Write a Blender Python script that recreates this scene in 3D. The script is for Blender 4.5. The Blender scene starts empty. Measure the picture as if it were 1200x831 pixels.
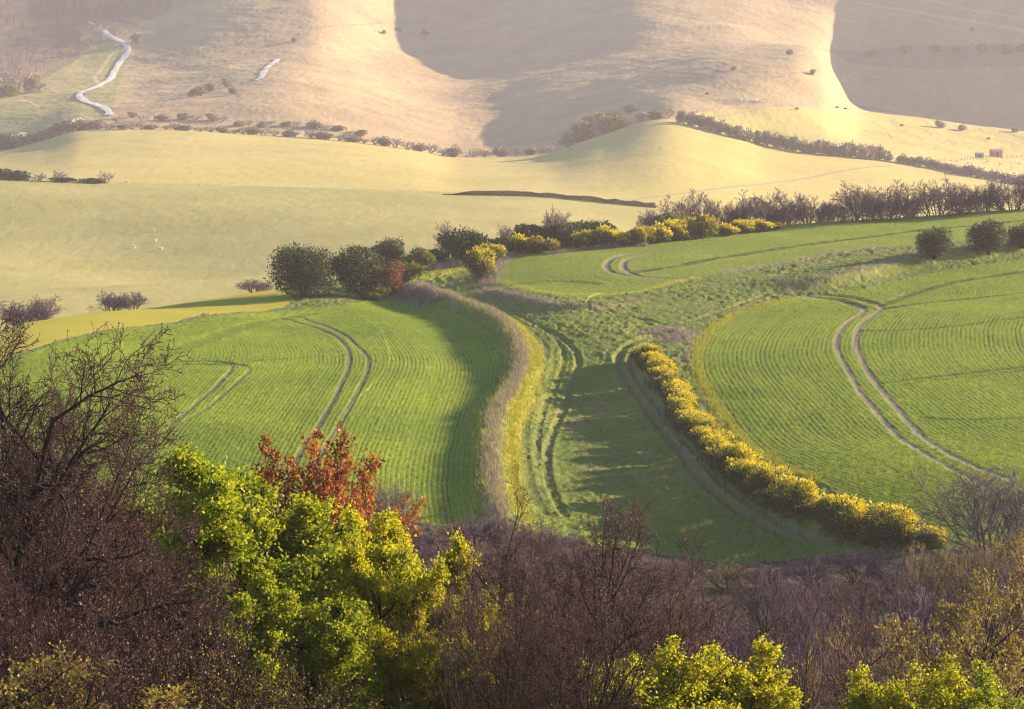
import bpy, math, random, time
import numpy as np
from mathutils import Vector
T0 = time.time()
rng = np.random.default_rng(7)
SC = bpy.context.scene
COL = SC.collection

# ------------------------------------------------------------------ camera geometry
F = 3400.0                      # focal length in units of a 1200 wide frame
P = math.atan(415.5 / F)        # downward pitch; level line of sight meets the top of the frame
CP, SP = math.cos(P), math.sin(P)

def z_at(v, Y):
    """height of the line of sight through row v at ground distance Y"""
    t = (415.5 - np.asarray(v, float)) / F
    return np.asarray(Y, float) * np.tan(np.arctan(t) - P)

def s_at(u, v):
    """x/y slope of the line of sight"""
    t = (415.5 - np.asarray(v, float)) / F
    return ((np.asarray(u, float) - 600.0) / F) / (CP + t * SP)

def project(x, y, z):
    d = y * CP - z * SP
    up = y * SP + z * CP
    return 600.0 + F * x / d, 415.5 - F * up / d

# ------------------------------------------------------------------ numeric helpers
def pchip_slopes(X, Z):
    h = np.diff(X, axis=-1); dl = np.diff(Z, axis=-1) / h
    d = np.zeros_like(Z)
    w1 = 2 * h[..., 1:] + h[..., :-1]; w2 = h[..., 1:] + 2 * h[..., :-1]
    a, b = dl[..., :-1], dl[..., 1:]
    ok = a * b > 0
    with np.errstate(divide='ignore', invalid='ignore'):
        m = (w1 + w2) / (w1 / a + w2 / b)
    d[..., 1:-1] = np.where(ok, m, 0)
    d[..., 0] = dl[..., 0]; d[..., -1] = dl[..., -1]
    return d

def pchip(x, X, Z):
    X = np.asarray(X, float); Z = np.asarray(Z, float)
    d = pchip_slopes(X, Z)
    x = np.clip(x, X[0], X[-1])
    k = np.clip(np.searchsorted(X, x, side='right') - 1, 0, len(X) - 2)
    h = X[k + 1] - X[k]; t = (x - X[k]) / h
    return ((1 + 2 * t) * (1 - t) ** 2 * Z[k] + t * (1 - t) ** 2 * h * d[k]
            + t * t * (3 - 2 * t) * Z[k + 1] + t * t * (t - 1) * h * d[k + 1])

def smooth1(a, n):
    k = np.hanning(2 * n + 3); k /= k.sum()
    return np.convolve(np.pad(a, n + 1, mode='edge'), k, mode='valid')

def sstep(a, b, x):
    t = np.clip((x - a) / (b - a), 0, 1)
    return t * t * (3 - 2 * t)

def _h(ix, iy, seed):
    n = (ix.astype(np.int64) * 374761393 + iy.astype(np.int64) * 668265263 + seed * 1442695041) & 0xffffffff
    n = ((n ^ (n >> 13)) * 1274126177) & 0xffffffff
    n = n ^ (n >> 16)
    return (n & 0xffff) / 65535.0

def vnoise(x, y, seed=0):
    x = np.asarray(x, float); y = np.asarray(y, float)
    ix = np.floor(x); iy = np.floor(y)
    fx = x - ix; fy = y - iy
    fx = fx * fx * (3 - 2 * fx); fy = fy * fy * (3 - 2 * fy)
    a = _h(ix, iy, seed); b = _h(ix + 1, iy, seed); c = _h(ix, iy + 1, seed); d = _h(ix + 1, iy + 1, seed)
    return (a * (1 - fx) + b * fx) * (1 - fy) + (c * (1 - fx) + d * fx) * fy

def fbm(x, y, seed=0, o=3):
    r = 0; a = .5
    for i in range(o):
        r = r + a * vnoise(x, y, seed + i * 17); x = x * 2.03; y = y * 2.03; a *= .5
    return r / (1 - .5 ** o)

# ------------------------------------------------------------------ the height field: columns of constant x/y, stations of depth
S_IN = s_at(np.arange(-70, 1270.1, 0.85), 300)
S = np.concatenate([np.linspace(-.36, S_IN[0], 70)[:-1], S_IN, np.linspace(S_IN[-1], .36, 70)[1:]])
UC = S * F * (CP + SP * (115 / F)) + 600        # nominal frame column of each grid column
STEP_BREAKS = [(2, 150, 4.0), (150, 190, 1.2), (190, 235, .27), (235, 300, .36), (300, 370, .45), (370, 490, .55),
               (490, 545, 3), (545, 900, 1.5), (900, 1000, 4), (1000, 1480, 2.0), (1480, 1800, 1.6), (1800, 2120, 1.6), (2120, 2250, 5), (2250, 3200, 60)]
YR = np.concatenate([np.arange(a, b, st) for a, b, st in STEP_BREAKS] + [[3200.0]])

def curve(uk, val, n=10):
    return smooth1(pchip(UC, uk, val), n)

stations = []     # (Y per column, z per column)
def st_z(Yv, zv):
    o = np.ones_like(S); Yv = Yv * o
    if stations: Yv = np.maximum(Yv, stations[-1][0] + 15)
    stations.append((Yv, zv * o))
def st_v(Yv, vv):
    o = np.ones_like(S); Yv = np.maximum(Yv * o, stations[-1][0] + 15); stations.append((Yv, z_at(vv * o, Yv)))

st_z(2, -1.8); st_z(25, -7.2); st_z(60, -18.5); st_z(105, -31.0); st_z(150, -37.5)
st_v(205, curve([-400, 200, 600, 1000, 1200, 1600], [655, 650, 648, 655, 640, 640]))
V258 = curve([-400, 0, 300, 600, 900, 1200, 1600], [540, 530, 518, 514, 520, 512, 500])
UB = [-400, -100, 0, 30, 110, 220, 330, 420, 500, 560, 650, 800, 900, 1000, 1200, 1600]
VB = [440, 403, 388, 379, 366.5, 355, 341, 326, 312, 302, 287, 272, 267, 260, 246, 215]
YB = curve(UB, [312, 330, 338, 343, 355, 372, 392, 410, 425, 432, 438, 448, 454, 460, 470, 490], 25)
VBc = curve(UB, VB, 12)
st_v(250, V258)
st_v(250 + (YB - 250) * .42, VBc + (V258 - VBc) * .44)
st_v(250 + (YB - 250) * .75, VBc + (V258 - VBc) * .15)
st_v(YB, VBc)
st_z(YB + 30, z_at(VBc, YB) - 5.5)
st_z(520, -66)
UCC = [-400, 0, 100, 300, 500, 600, 700, 770, 900, 1200, 1600]
st_z(560, curve([-400, 0, 300, 600, 900, 1600], [-65, -64, -65, -67, -72, -84]))
VC = curve(UCC, [196, 209, 213, 219, 225, 229, 236, 243, 262, 300, 340], 25)
ZC = z_at(VC, 880)
st_z(690, curve([-400, 0, 300, 600, 900, 1600], [-63, -62.3, -62.5, -64, -72, -86]))
st_z(800, ZC * .35 + .65 * curve([-400, 0, 300, 600, 900, 1600], [-57, -57.5, -59, -61, -72, -88]))
st_v(880, VC)
st_z(940, ZC - 6)
st_v(1060, VC + 6)
UD = [-400, -100, 0, 50, 100, 170, 280, 400, 480, 540, 590, 640, 700, 780, 840, 900, 1040, 1100, 1200, 1600]
VD = curve(UD, [215, 195, 179, 167, 154, 152, 158, 166, 176, 185, 184, 180, 162, 141, 152, 170, 187, 197, 212, 250], 6)
st_v(1230, VC * .45 + VD * .55)
st_v(1380, VD)
nodip = sstep(740, 800, UC)
st_v(1450, (VD + 3.0) * (1 - nodip) + (VD - 6) * nodip)
RU = [-400, 0, 330, 590, 780, 870, 930, 960, 980, 1003, 1060, 1130, 1200, 1600]
RV = curve(RU, [110, 100, 95, 105, 85, 72, 66, 74, 103, 127, 137, 147, 157, 205], 18)
def mod(uk, val, n=14): return curve(uk, val, n)
m2 = mod([-400, 0, 150, 330, 532, 640, 740, 850, 955, 1060, 1600], [-60, 40, 40, -55, 100, 25, -30, -85, -60, -40, -60], 16)
m1 = mod([-400, 0, 150, 330, 572, 660, 740, 880, 955, 1060, 1600], [0, 20, 20, -35, 62, 12, -15, -40, -20, 0, 0], 12)
m4 = mod([-400, 0, 150, 360, 505, 610, 690, 770, 850, 940, 985, 1080, 1200, 1600], [-120, 45, 15, -50, 84, 25, -15, -45, -30, 8, 14, -8, -40, -120], 24)
st_v(1570 + m1, (VD - 3) * .55 + RV * .45)
st_v(1720 + m2, RV)
W2 = sstep(948, 1004, UC); W = sstep(840, 1010, UC)
st_v(1800 + m2 * .95, (RV * .84) * (1 - W2) + (RV + 14) * W2)
V4 = (RV * .62) * (1 - W) + (RV - 5) * W
st_v(1900 + m4, V4)
st_v(1990 + m4, V4 * .42)
st_v(2060 + m4, -2)
st_v(2160 + m4 * .8, -45)
zt = z_at(-52, 2400)
st_z(2420, zt); st_z(3200, zt - 10)

KY = np.stack([a for a, b in stations], 1); KZ = np.stack([b for a, b in stations], 1)
assert (np.diff(KY, axis=1) > 0).all(), np.argwhere(np.diff(KY, axis=1) <= 0)[:5]
SL = pchip_slopes(KY, KZ)
nC, nR = len(S), len(YR)
Z = np.empty((nR, nC))
ci = np.arange(nC)
for j, y in enumerate(YR):
    k = np.clip((KY <= y).sum(1) - 1, 0, KY.shape[1] - 2)
    x0 = KY[ci, k]; h = KY[ci, k + 1] - x0; t = np.clip((y - x0) / h, 0, 1)
    Z[j] = ((1 + 2 * t) * (1 - t) ** 2 * KZ[ci, k] + t * (1 - t) ** 2 * h * SL[ci, k]
            + t * t * (3 - 2 * t) * KZ[ci, k + 1] + t * t * (t - 1) * h * SL[ci, k + 1])
X = S[None, :] * YR[:, None]
Y = np.repeat(YR[:, None], nC, 1)

# broad natural unevenness
Z += (fbm(X / 26, Y / 26, 3) - .5) * 1.0 * (sstep(150, 215, Y) * (1 - sstep(500, 560, Y)))
FAR = sstep(1000, 1500, Y)
Z += (fbm(X / 60, Y / 60, 5) - .5) * 3.5 * FAR
Z += (fbm(X / 16, Y / 16, 8) - .5) * 1.1 * sstep(1500, 1600, Y)

# ------------------------------------------------------------------ lookups
def height(x, y):
    x = np.asarray(x, float); y = np.asarray(y, float)
    s = x / y
    i = np.clip(np.searchsorted(S, s) - 1, 0, nC - 2); j = np.clip(np.searchsorted(YR, y) - 1, 0, nR - 2)
    a = (s - S[i]) / (S[i + 1] - S[i]); b = (y - YR[j]) / (YR[j + 1] - YR[j])
    return (Z[j, i] * (1 - a) + Z[j, i + 1] * a) * (1 - b) + (Z[j + 1, i] * (1 - a) + Z[j + 1, i + 1] * a) * b

def ground(u, v, ylo=2.0, yhi=3000.0):
    """where the line of sight (u, v) first meets the ground between two distances"""
    s = float(s_at(u, v))
    m = (YR >= ylo) & (YR <= yhi)
    yy = YR[m]; zz = height(s * yy, yy)
    g = zz - z_at(v, yy)                # >= 0 below the sight line
    k = np.argmax(g >= 0) if (g >= 0).any() else int(np.argmax(g))
    if k > 0 and g[k] >= 0:
        f = -g[k - 1] / (g[k] - g[k - 1]); y = yy[k - 1] + f * (yy[k] - yy[k - 1])
    else:
        y = yy[k]
    return np.array([s * y, y, float(height(s * y, y))])

def ground_line(pts, ylo, yhi, n=8):
    """a drawn line on the ground: control points joined by a smooth curve, as world x, y"""
    p = np.array(pts, float)
    g = np.array([ground(a, b, ylo, yhi)[:2] for a, b in p])
    return smooth_line(g, n)

def smooth_line(g, n=8):
    out = []
    for i in range(len(g) - 1):
        p0 = g[max(i - 1, 0)]; p1 = g[i]; p2 = g[i + 1]; p3 = g[min(i + 2, len(g) - 1)]
        for k in range(n):
            t = k / n
            out.append(.5 * ((2 * p1) + (-p0 + p2) * t + (2 * p0 - 5 * p1 + 4 * p2 - p3) * t * t + (-p0 + 3 * p1 - 3 * p2 + p3) * t ** 3))
    out.append(g[-1])
    return np.array(out)

def resample(line, step):
    d = np.r_[0, np.cumsum(np.hypot(*np.diff(line, axis=0).T))]
    q = np.arange(0, d[-1], step)
    return np.stack([np.interp(q, d, line[:, 0]), np.interp(q, d, line[:, 1])], 1)

def line_dist(px, py, line):
    """signed distance (positive on the right of travel) and run length along a polyline"""
    best = np.full(px.shape, 1e9); sd = np.zeros(px.shape); along = np.zeros(px.shape); acc = 0.0
    for a, b in zip(line[:-1], line[1:]):
        d = b - a; L = math.hypot(*d)
        if L < 1e-6: continue
        t = np.clip(((px - a[0]) * d[0] + (py - a[1]) * d[1]) / L ** 2, 0, 1)
        ex = px - a[0] - t * d[0]; ey = py - a[1] - t * d[1]
        q = ex * ex + ey * ey
        m = q < best
        best[m] = q[m]
        cr = (ex * d[1] - ey * d[0])
        sd[m] = np.where(cr[m] >= 0, 1, -1); along[m] = acc + t[m] * L
        acc += L
    return np.sqrt(best) * sd, along

def inside(U, V, poly):
    r = np.zeros(U.shape, bool); p = np.array(poly, float)
    for a, b in zip(p, np.roll(p, -1, 0)):
        c = (a[1] > V) != (b[1] > V)
        with np.errstate(divide='ignore', invalid='ignore'):
            r ^= c & (U < (b[0] - a[0]) * (V - a[1]) / (b[1] - a[1]) + a[0])
    return r

def near(line, r):
    """flat indices of the grid vertices within about r of a line"""
    lo = line.min(0) - r; hi = line.max(0) + r
    j0 = max(np.searchsorted(YR, lo[1]) - 1, 0); j1 = np.searchsorted(YR, hi[1]) + 1
    sub = (X[j0:j1] > lo[0]) & (X[j0:j1] < hi[0])
    return np.flatnonzero(sub) + j0 * nC

def add_profile(line, r, fn, taper=9):
    """raise or lower the ground across a line: fn(signed distance) -> metres"""
    k = near(line, r)
    d, al = line_dist(X.flat[k], Y.flat[k], line)
    L = np.hypot(*np.diff(line, axis=0).T).sum()
    Z.flat[k] += np.where(np.abs(d) < r, fn(d), 0) * sstep(0, taper, al) * (1 - sstep(L - 9, L, al))
# ------------------------------------------------------------------ materials
def new_mat(name):
    m = bpy.data.materials.new(name); m.use_nodes = True; m.node_tree.nodes.clear()
    return m, m.node_tree.nodes, m.node_tree.links

class NB:
    """small node-building helper"""
    def __init__(s, name):
        s.m, s.n, s.l = new_mat(name)
        s.out = s.n.new('ShaderNodeOutputMaterial')
        s.pos = s.n.new('ShaderNodeTexCoord').outputs['Object']
    def noise(s, scale, detail=3, rough=.6, stretch=None):
        t = s.n.new('ShaderNodeTexNoise'); t.inputs['Scale'].default_value = scale
        t.inputs['Detail'].default_value = detail; t.inputs['Roughness'].default_value = rough
        src = s.pos
        if stretch:
            mp = s.n.new('ShaderNodeMapping'); mp.inputs['Scale'].default_value = stretch; s.l.new(src, mp.inputs[0]); src = mp.outputs[0]
        s.l.new(src, t.inputs['Vector']); return t.outputs['Fac']
    def ramp(s, fac, a, b):
        r = s.n.new('ShaderNodeMapRange'); r.interpolation_type = 'SMOOTHSTEP'
        r.inputs['From Min'].default_value = a; r.inputs['From Max'].default_value = b; s.l.new(fac, r.inputs['Value']); return r.outputs[0]
    def math(s, op, a, b):
        m = s.n.new('ShaderNodeMath'); m.operation = op
        for k, q in enumerate((a, b)):
            if isinstance(q, (int, float)): m.inputs[k].default_value = q
            else: s.l.new(q, m.inputs[k])
        return m.outputs[0]
    def mix(s, fac, a, b):
        x = s.n.new('ShaderNodeMix'); x.data_type = 'RGBA'
        for k, q in ((0, fac), (6, a), (7, b)):
            if isinstance(q, (int, float)): x.inputs[k].default_value = q
            elif isinstance(q, tuple): x.inputs[k].default_value = (*q, 1)
            else: s.l.new(q, x.inputs[k])
        return x.outputs[2]
    def bump(s, h, dist, strength=1):
        b = s.n.new('ShaderNodeBump'); b.inputs['Distance'].default_value = dist; b.inputs['Strength'].default_value = strength
        s.l.new(h, b.inputs['Height']); return b.outputs[0]
    def finish(s, col, rough=.95, normal=None, spec=.05, trans=None):
        p = s.n.new('ShaderNodeBsdfPrincipled'); p.inputs['Roughness'].default_value = rough; p.inputs['Specular IOR Level'].default_value = spec
        if isinstance(col, tuple): p.inputs['Base Color'].default_value = (*col, 1)
        else: s.l.new(col, p.inputs['Base Color'])
        if normal is not None: s.l.new(normal, p.inputs['Normal'])
        sh = p.outputs[0]
        if trans is not None:
            t = s.n.new('ShaderNodeBsdfTranslucent'); mx = s.n.new('ShaderNodeMixShader'); mx.inputs[0].default_value = trans[1]
            if isinstance(trans[0], tuple): t.inputs[0].default_value = (*trans[0], 1)
            else: s.l.new(trans[0], t.inputs[0])
            s.l.new(sh, mx.inputs[1]); s.l.new(t.outputs[0], mx.inputs[2]); sh = mx.outputs[0]
        s.l.new(sh, s.out.inputs['Surface']); return s.m

def ground_mat(name, c1, c2, c3, gap=(.07, .08, .03), soil=(.17, .12, .08), dry=(.2, .14, .1), yellow=(.28, .25, .012),
               big=.06, fine=2.2, stretch=None, bump=.12, bumpscale=2.5):
    b = NB(name)
    at = b.n.new('ShaderNodeAttribute'); at.attribute_name = 'mask'
    sp = b.n.new('ShaderNodeSeparateColor'); b.l.new(at.outputs['Color'], sp.inputs[0])
    col = b.mix(b.ramp(b.noise(big, 4), .35, .65), c1, c2)
    col = b.mix(b.math('MULTIPLY', b.ramp(b.noise(fine, 5, .7, stretch), .45, .75), .75), col, c3)
    col = b.mix(sp.outputs[0], col, gap)
    col = b.mix(b.math('MULTIPLY', sp.outputs[2], b.ramp(b.noise(1.1, 4, .7), .2, .6)), col, dry)
    col = b.mix(at.outputs['Alpha'], col, yellow)
    col = b.mix(sp.outputs[1], col, b.mix(b.noise(1.5, 4, .7), tuple(q * .75 for q in soil), tuple(q * 1.25 for q in soil)))
    nm = b.bump(b.noise(bumpscale, 5, .7, stretch), bump)
    return b.finish(col, normal=nm)

# ------------------------------------------------------------------ banks, hollows and ruts pressed into the ground
NEAR = (195, 490)
def gl(pts, n=8, rng_=NEAR): return ground_line(pts, *rng_, n)
def gauss(a, w): return lambda d: a * np.exp(-(d / w) ** 2)

VERGE = gl([(470, 334), (483, 337), (513, 350), (547, 360), (583, 377), (603, 397), (610, 420), (600, 447), (583, 473), (577, 505), (575, 540), (580, 580), (592, 620)])
HEDGE = gl([(757, 411), (768, 428), (779, 442), (792, 462), (808, 488), (828, 514), (852, 538), (880, 560), (912, 582), (945, 598), (975, 612), (1010, 626), (1045, 632), (1092, 641)])
LYNCH = gl([(566, 338), (590, 345), (620, 352), (660, 361), (705, 360), (745, 352)])
BANK = gl([(917, 343), (987, 332), (1033, 320), (1100, 306), (1200, 292), (1260, 285)])
HOLLOW = gl([(712, 372), (704, 410), (706, 450), (722, 510), (765, 575), (835, 632), (900, 668)])
LANE = gl([(505, 323), (520, 333), (560, 352), (610, 372), (650, 398), (660, 420), (648, 460), (632, 500), (630, 550), (650, 610)])
add_profile(HOLLOW, 30, lambda d: -2.3 * np.exp(-(d / 11.5) ** 2), 60)
CHOL = ground_line([(-700, 255), (-60, 262), (60, 268), (170, 290), (330, 322)], 560, 860)
add_profile(CHOL, 120, lambda d: -4.0 * np.exp(-(d / 45) ** 2))
add_profile(LANE, 16, lambda d: -.45 * np.exp(-(d / 4) ** 2))
add_profile(VERGE, 14, lambda d: 1.15 * np.exp(-(d / 1.8) ** 2) - .7 * np.exp(-((d - 6) / 5) ** 2))
add_profile(HEDGE, 10, gauss(.5, 2.2))
add_profile(LYNCH, 14, lambda d: .55 * np.where(d < 0, np.exp(-(d / 8) ** 2), np.exp(-(d / 1.6) ** 2)))
add_profile(BANK, 16, lambda d: 1.3 * np.where(d < 0, np.exp(-(d / 9) ** 2), np.exp(-(d / 2.0) ** 2)))
U, V = project(X, Y, Z)

crop_left = [(-90, 470), (-20, 424), (43, 408), (113, 389), (200, 379), (240, 370), (317, 366), (400, 357), (470, 351), (500, 357), (540, 370), (572, 389), (586, 410), (582, 440), (571, 475), (562, 520), (558, 560), (556, 612), (556, 700), (-90, 700)]
crop_right = [(913, 351), (867, 364), (833, 384), (816, 407), (812, 430), (828, 463), (857, 505), (899, 538), (930, 553), (975, 573), (1010, 588), (1060, 600), (1110, 622), (1150, 645), (1290, 645), (1290, 294), (1200, 304), (1133, 312), (1050, 329), (1000, 341), (950, 346)]
crop_upper = [(583, 331), (617, 341), (660, 348), (700, 349), (750, 344), (783, 334), (810, 328), (850, 318), (917, 308), (967, 298), (1033, 289), (1077, 286), (1133, 281), (1290, 268), (1290, 200), (1000, 230), (800, 255), (640, 280), (583, 300)]
meadow = [(-90, 440), (43, 407), (113, 388), (200, 378), (240, 368), (300, 366), (335, 360), (345, 350), (322, 338), (322, 250), (-90, 330)]

bandB = (Y > 195) & (Y < (YB + 34)[None, :])
R_SLOPE, R_PAST, R_CL, R_CR, R_CU, R_MEAD, R_C, R_D, R_SF, R_E = range(10)
REG = np.full(Z.shape, R_SLOPE, np.int8)
REG[bandB] = R_PAST
jB = np.flatnonzero((YR > 195) & (YR < 540)); j0, j1 = jB[0], jB[-1] + 1
Ub, Vb, Bb, Rb = U[j0:j1], V[j0:j1], bandB[j0:j1], REG[j0:j1]
Rb[Bb & inside(Ub, Vb, meadow)] = R_MEAD
for poly, r in ((crop_left, R_CL), (crop_right, R_CR), (crop_upper, R_CU)):
    Rb[Bb & inside(Ub, Vb, poly)] = r
REG[(Y >= (YB + 34)[None, :]) & (Y < 545)] = R_MEAD
REG[(Y >= 545) & (Y < 945)] = R_C
ydh = np.where(UC < 780, 1405, 1380)[None, :]
REG[(Y >= 945) & (Y < ydh)] = R_D
REG[(Y >= ydh)] = R_E
ridgeY = (1720 + m2)[None, :]
sf = (Y >= ydh) & (Y < ridgeY + 40) & inside(U, V, [(800, 134), (826, 131), (900, 127), (960, 126), (1003, 125), (1060, 133), (1130, 143), (1200, 153), (1600, 190), (1600, 420), (1040, 230), (780, 175)])
REG[sf] = R_SF
# woodland floor: the lower edge of the fields
lowedge = inside(Ub, Vb, [(-400, 640), (200, 600), (420, 606), (560, 620), (700, 640), (860, 662), (1000, 650), (1100, 640), (1290, 640), (1600, 640), (1600, 900), (-400, 900)])
Rb[Bb & lowedge] = R_SLOPE

M = np.zeros(Z.shape + (4,), np.float32)          # row gap, bare soil, dry grass, yellow grass
DZ = np.zeros(Z.shape)

KEEP = {}
def crop_rows(reg, guide, spacing, amp, gapmax, seed):
    k = np.flatnonzero(REG.ravel() == reg); x = X.flat[k]; y = Y.flat[k]
    d, al = line_dist(x, y, guide); d2, _ = line_dist(x + .2, y, guide)
    wgt = sstep(.38, .78, np.abs(d2 - d) / .2)
    ph = d / spacing + .25 * (vnoise(x / 5, y / 5, seed) - .5)
    c = .5 - .5 * np.cos(2 * np.pi * ph)                      # 1 on the plants, 0 in the gap
    row = np.floor(ph)
    strong = .35 + .7 * _h(row, row * 0, seed + 3) ** 1.5 + .6 * (_h(row, row * 0 + 2, seed + 9) > .93)
    patch = .35 + .9 * fbm(x / 9, y / 22, seed + 1) + 1.8 * (fbm(x / .5, y / 1.0, seed + 2) - .5)
    g = np.clip((1 - c) ** 3 * strong * patch * wgt, 0, 1)
    M.reshape(-1, 4)[k, 0] = np.clip(g * gapmax, 0, 1)
    KEEP[reg] = k[(c > .6)]
    DZ.flat[k] += amp * (c ** .5 - .5) * wgt * (.5 + patch * .6) + .08 * (fbm(x / .45, y / .8, seed + 5, 2) - .5)

G_L = gl([(338, 640), (345, 560), (368, 505), (392, 465), (416, 425), (405, 400), (380, 384), (335, 371), (250, 373), (120, 395)])
G_R = gl([(960, 346), (913, 350), (867, 363), (835, 383), (818, 405), (814, 430), (829, 463), (858, 505), (900, 538), (975, 572), (1060, 600), (1130, 632)])
G_U = gl([(583, 335), (700, 305), (850, 281), (1000, 268), (1200, 252), (1280, 247)])
crop_rows(R_CL, G_L, .43, .018, .95, 11)
crop_rows(R_CR, G_R, .50, .018, .95, 23)
crop_rows(R_CU, G_U, .9, .04, .5, 31)

def mark(line, w, ch, strength, seed=0, depth=0.0, rough=.5, berm=.22):
    """a worn, dry or yellow strip along a line"""
    k = near(line, w * 3)
    x = X.flat[k]; y = Y.flat[k]
    d, al = line_dist(x, y, line)
    n = fbm(x / .8, y / 1.6, seed + 40) - .5
    ww = w * (1 + rough * n)
    a = np.clip(1.25 - np.abs(d) / ww, 0, 1); a = a * a * (3 - 2 * a)
    a = np.clip(a * strength * (1 + rough * n * 1.4), 0, 1)
    mm = M.reshape(-1, 4)
    mm[k, ch] = np.maximum(mm[k, ch], a)
    if ch == 1: mm[k, 0] *= (1 - a)
    DZ.flat[k] += -depth * np.clip(1 - (np.abs(d) / (w * 1.1)) ** 2, 0, 1)
    if depth > 0: DZ.flat[k] += depth * berm * np.exp(-((np.abs(d) - w * 1.5) / (w * .5)) ** 2)

# wheel ruts: (points, half width, strength of bare soil, depth)
RUTS = [
 ([(330, 372), (377, 387), (403, 403), (410, 423), (400, 450), (380, 487), (355, 525), (338, 560), (325, 600)], .33, .85, .07),
 ([(347, 370), (393, 387), (420, 407), (432, 423), (425, 447), (403, 487), (380, 525), (362, 560), (345, 610)], .31, .8, .07),
 ([(140, 433), (200, 427), (262, 427), (270, 434), (242, 462), (216, 485), (195, 505)], .32, .7, .07),
 ([(150, 428), (240, 423), (283, 428), (291, 435), (266, 458), (236, 482), (180, 512)], .28, .55, .06),
 ([(940, 347), (980, 352), (1013, 362), (992, 379), (980, 397), (983, 413), (997, 440), (1013, 466), (1046, 505), (1075, 526), (1112, 547), (1160, 572)], .40, .9, .07),
 ([(945, 345), (1000, 350), (1033, 359), (1013, 376), (1003, 393), (1006, 413), (1020, 440), (1042, 468), (1067, 497), (1096, 522), (1133, 542), (1185, 562)], .42, .9, .07),
 ([(760, 295), (737, 297), (717, 303), (710, 312), (720, 320), (750, 325), (803, 326)], .55, .95, .12),
 ([(765, 298), (737, 303), (730, 310), (735, 318), (755, 324), (803, 327)], .5, .95, .12),
 ([(640, 385), (663, 400), (677, 420), (672, 445), (655, 490), (641, 530), (645, 570), (662, 605)], .40, .25, .16),
 ([(600, 368), (640, 388), (655, 402), (661, 420), (654, 445), (639, 475), (629, 520), (638, 570)], .35, .12, .12),
 ([(560, 352), (600, 372), (625, 392), (637, 407), (633, 433), (620, 473), (612, 510), (618, 560), (635, 600)], .6, .15, .14),
 ([(790, 392), (762, 394), (735, 404), (724, 420), (732, 440), (752, 470), (782, 510), (822, 560), (872, 600), (935, 632)], .5, .32, .22),
 ([(765, 400), (745, 410), (738, 424), (746, 442), (766, 470), (798, 510), (838, 556), (886, 596), (950, 628)], .4, .3, .2),
 ([(690, 372), (740, 372), (790, 380), (840, 366), (900, 345)], .5, .15, .15),
 ([(1200, 277), (1100, 289), (1033, 298), (960, 310), (880, 326), (820, 335), (770, 342)], .6, .2, .2),
]
for i, (pts, hw, so_, dp) in enumerate(RUTS):
    mark(gl(pts), hw, 1, so_, i, dp, berm=0 if dp < .15 else .22)
# old tyre lines where the crop is thin and trodden
for i, (pts, hw, st) in enumerate([
 ([(1033, 358), (1080, 341), (1133, 328), (1200, 318), (1260, 312)], 1.0, .9), ([(1030, 363), (1100, 353), (1200, 343), (1260, 338)], .9, .9), ([(1008, 388), (1100, 384), (1200, 372), (1260, 366)], .8, .9),
 ([(1030, 449), (1100, 441), (1200, 430), (1260, 424)], .65, .9), ([(1080, 489), (1140, 492), (1260, 487)], .5, .9), ([(1045, 452), (1100, 445), (1200, 434)], .5, .5),
 ([(915, 347), (940, 346), (980, 351), (1010, 361)], .8, .9), ([(920, 345), (960, 345), (1000, 349), (1030, 358)], .8, .9),
 ([(140, 433), (165, 429), (200, 427), (262, 427)], .8, .8), ([(170, 426), (240, 423), (283, 428)], .7, .7), ([(285, 424), (330, 420), (400, 416)], .6, .45),
 ([(140, 433), (190, 415), (245, 396), (300, 378), (360, 368)], 1.3, .35), ([(185, 555), (240, 556), (290, 561)], .5, .85), ([(190, 560), (240, 561), (285, 565)], .4, .5),
 ([(735, 320), (790, 312), (850, 301), (950, 286), (1060, 272), (1200, 258)], 1.3, .85), ([(590, 336), (640, 330), (700, 333)], 1.0, .4)]):
    mark(gl(pts), hw, 0, st, 200 + i, .10, rough=.8)
# strips of dry and of yellow grass
mark(gl([(0, 424), (43, 408), (113, 389), (200, 379), (260, 367), (330, 363), (400, 357)]), .7, 1, .6, 51, .05)
mark(VERGE, 1.15, 2, .8, 52, rough=1.0)
mark(VERGE + np.array([[1.9, 0]]), .75, 3, .75, 53)
mark(gl([(620, 397), (630, 410), (623, 433), (613, 460), (603, 487), (600, 530), (607, 580), (618, 612)]), .65, 3, 1.0, 54)
mark(gl([(583, 326), (617, 337), (660, 344), (700, 345), (750, 341), (783, 332), (815, 325)]), 1.0, 3, .85, 55)
mark(LYNCH + np.array([[0, -2.2]]), 1.4, 2, .6, 56)
mark(gl([(925, 352), (867, 365), (835, 385), (819, 406), (815, 430), (830, 463), (859, 504), (900, 537), (960, 564)]), .8, 3, .9, 57)
mark(gl([(500, 325), (515, 322), (535, 315)]), 2.2, 3, 1.0, 58)
mark(gl([(800, 395), (812, 384), (808, 405), (806, 425)]), .7, 1, .6, 59)
mark(gl([(850, 318), (917, 308), (967, 298), (1033, 290), (1133, 282), (1220, 275)]), 1.5, 2, .9, 60)
mark(HEDGE + np.array([[-1.6, -1.0]]), .9, 2, .45, 61)
mark(gl([(763, 390), (790, 384), (800, 392), (780, 400)]), 1.6, 2, .9, 62)
mark(BANK, 2.0, 2, .4, 63)

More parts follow.
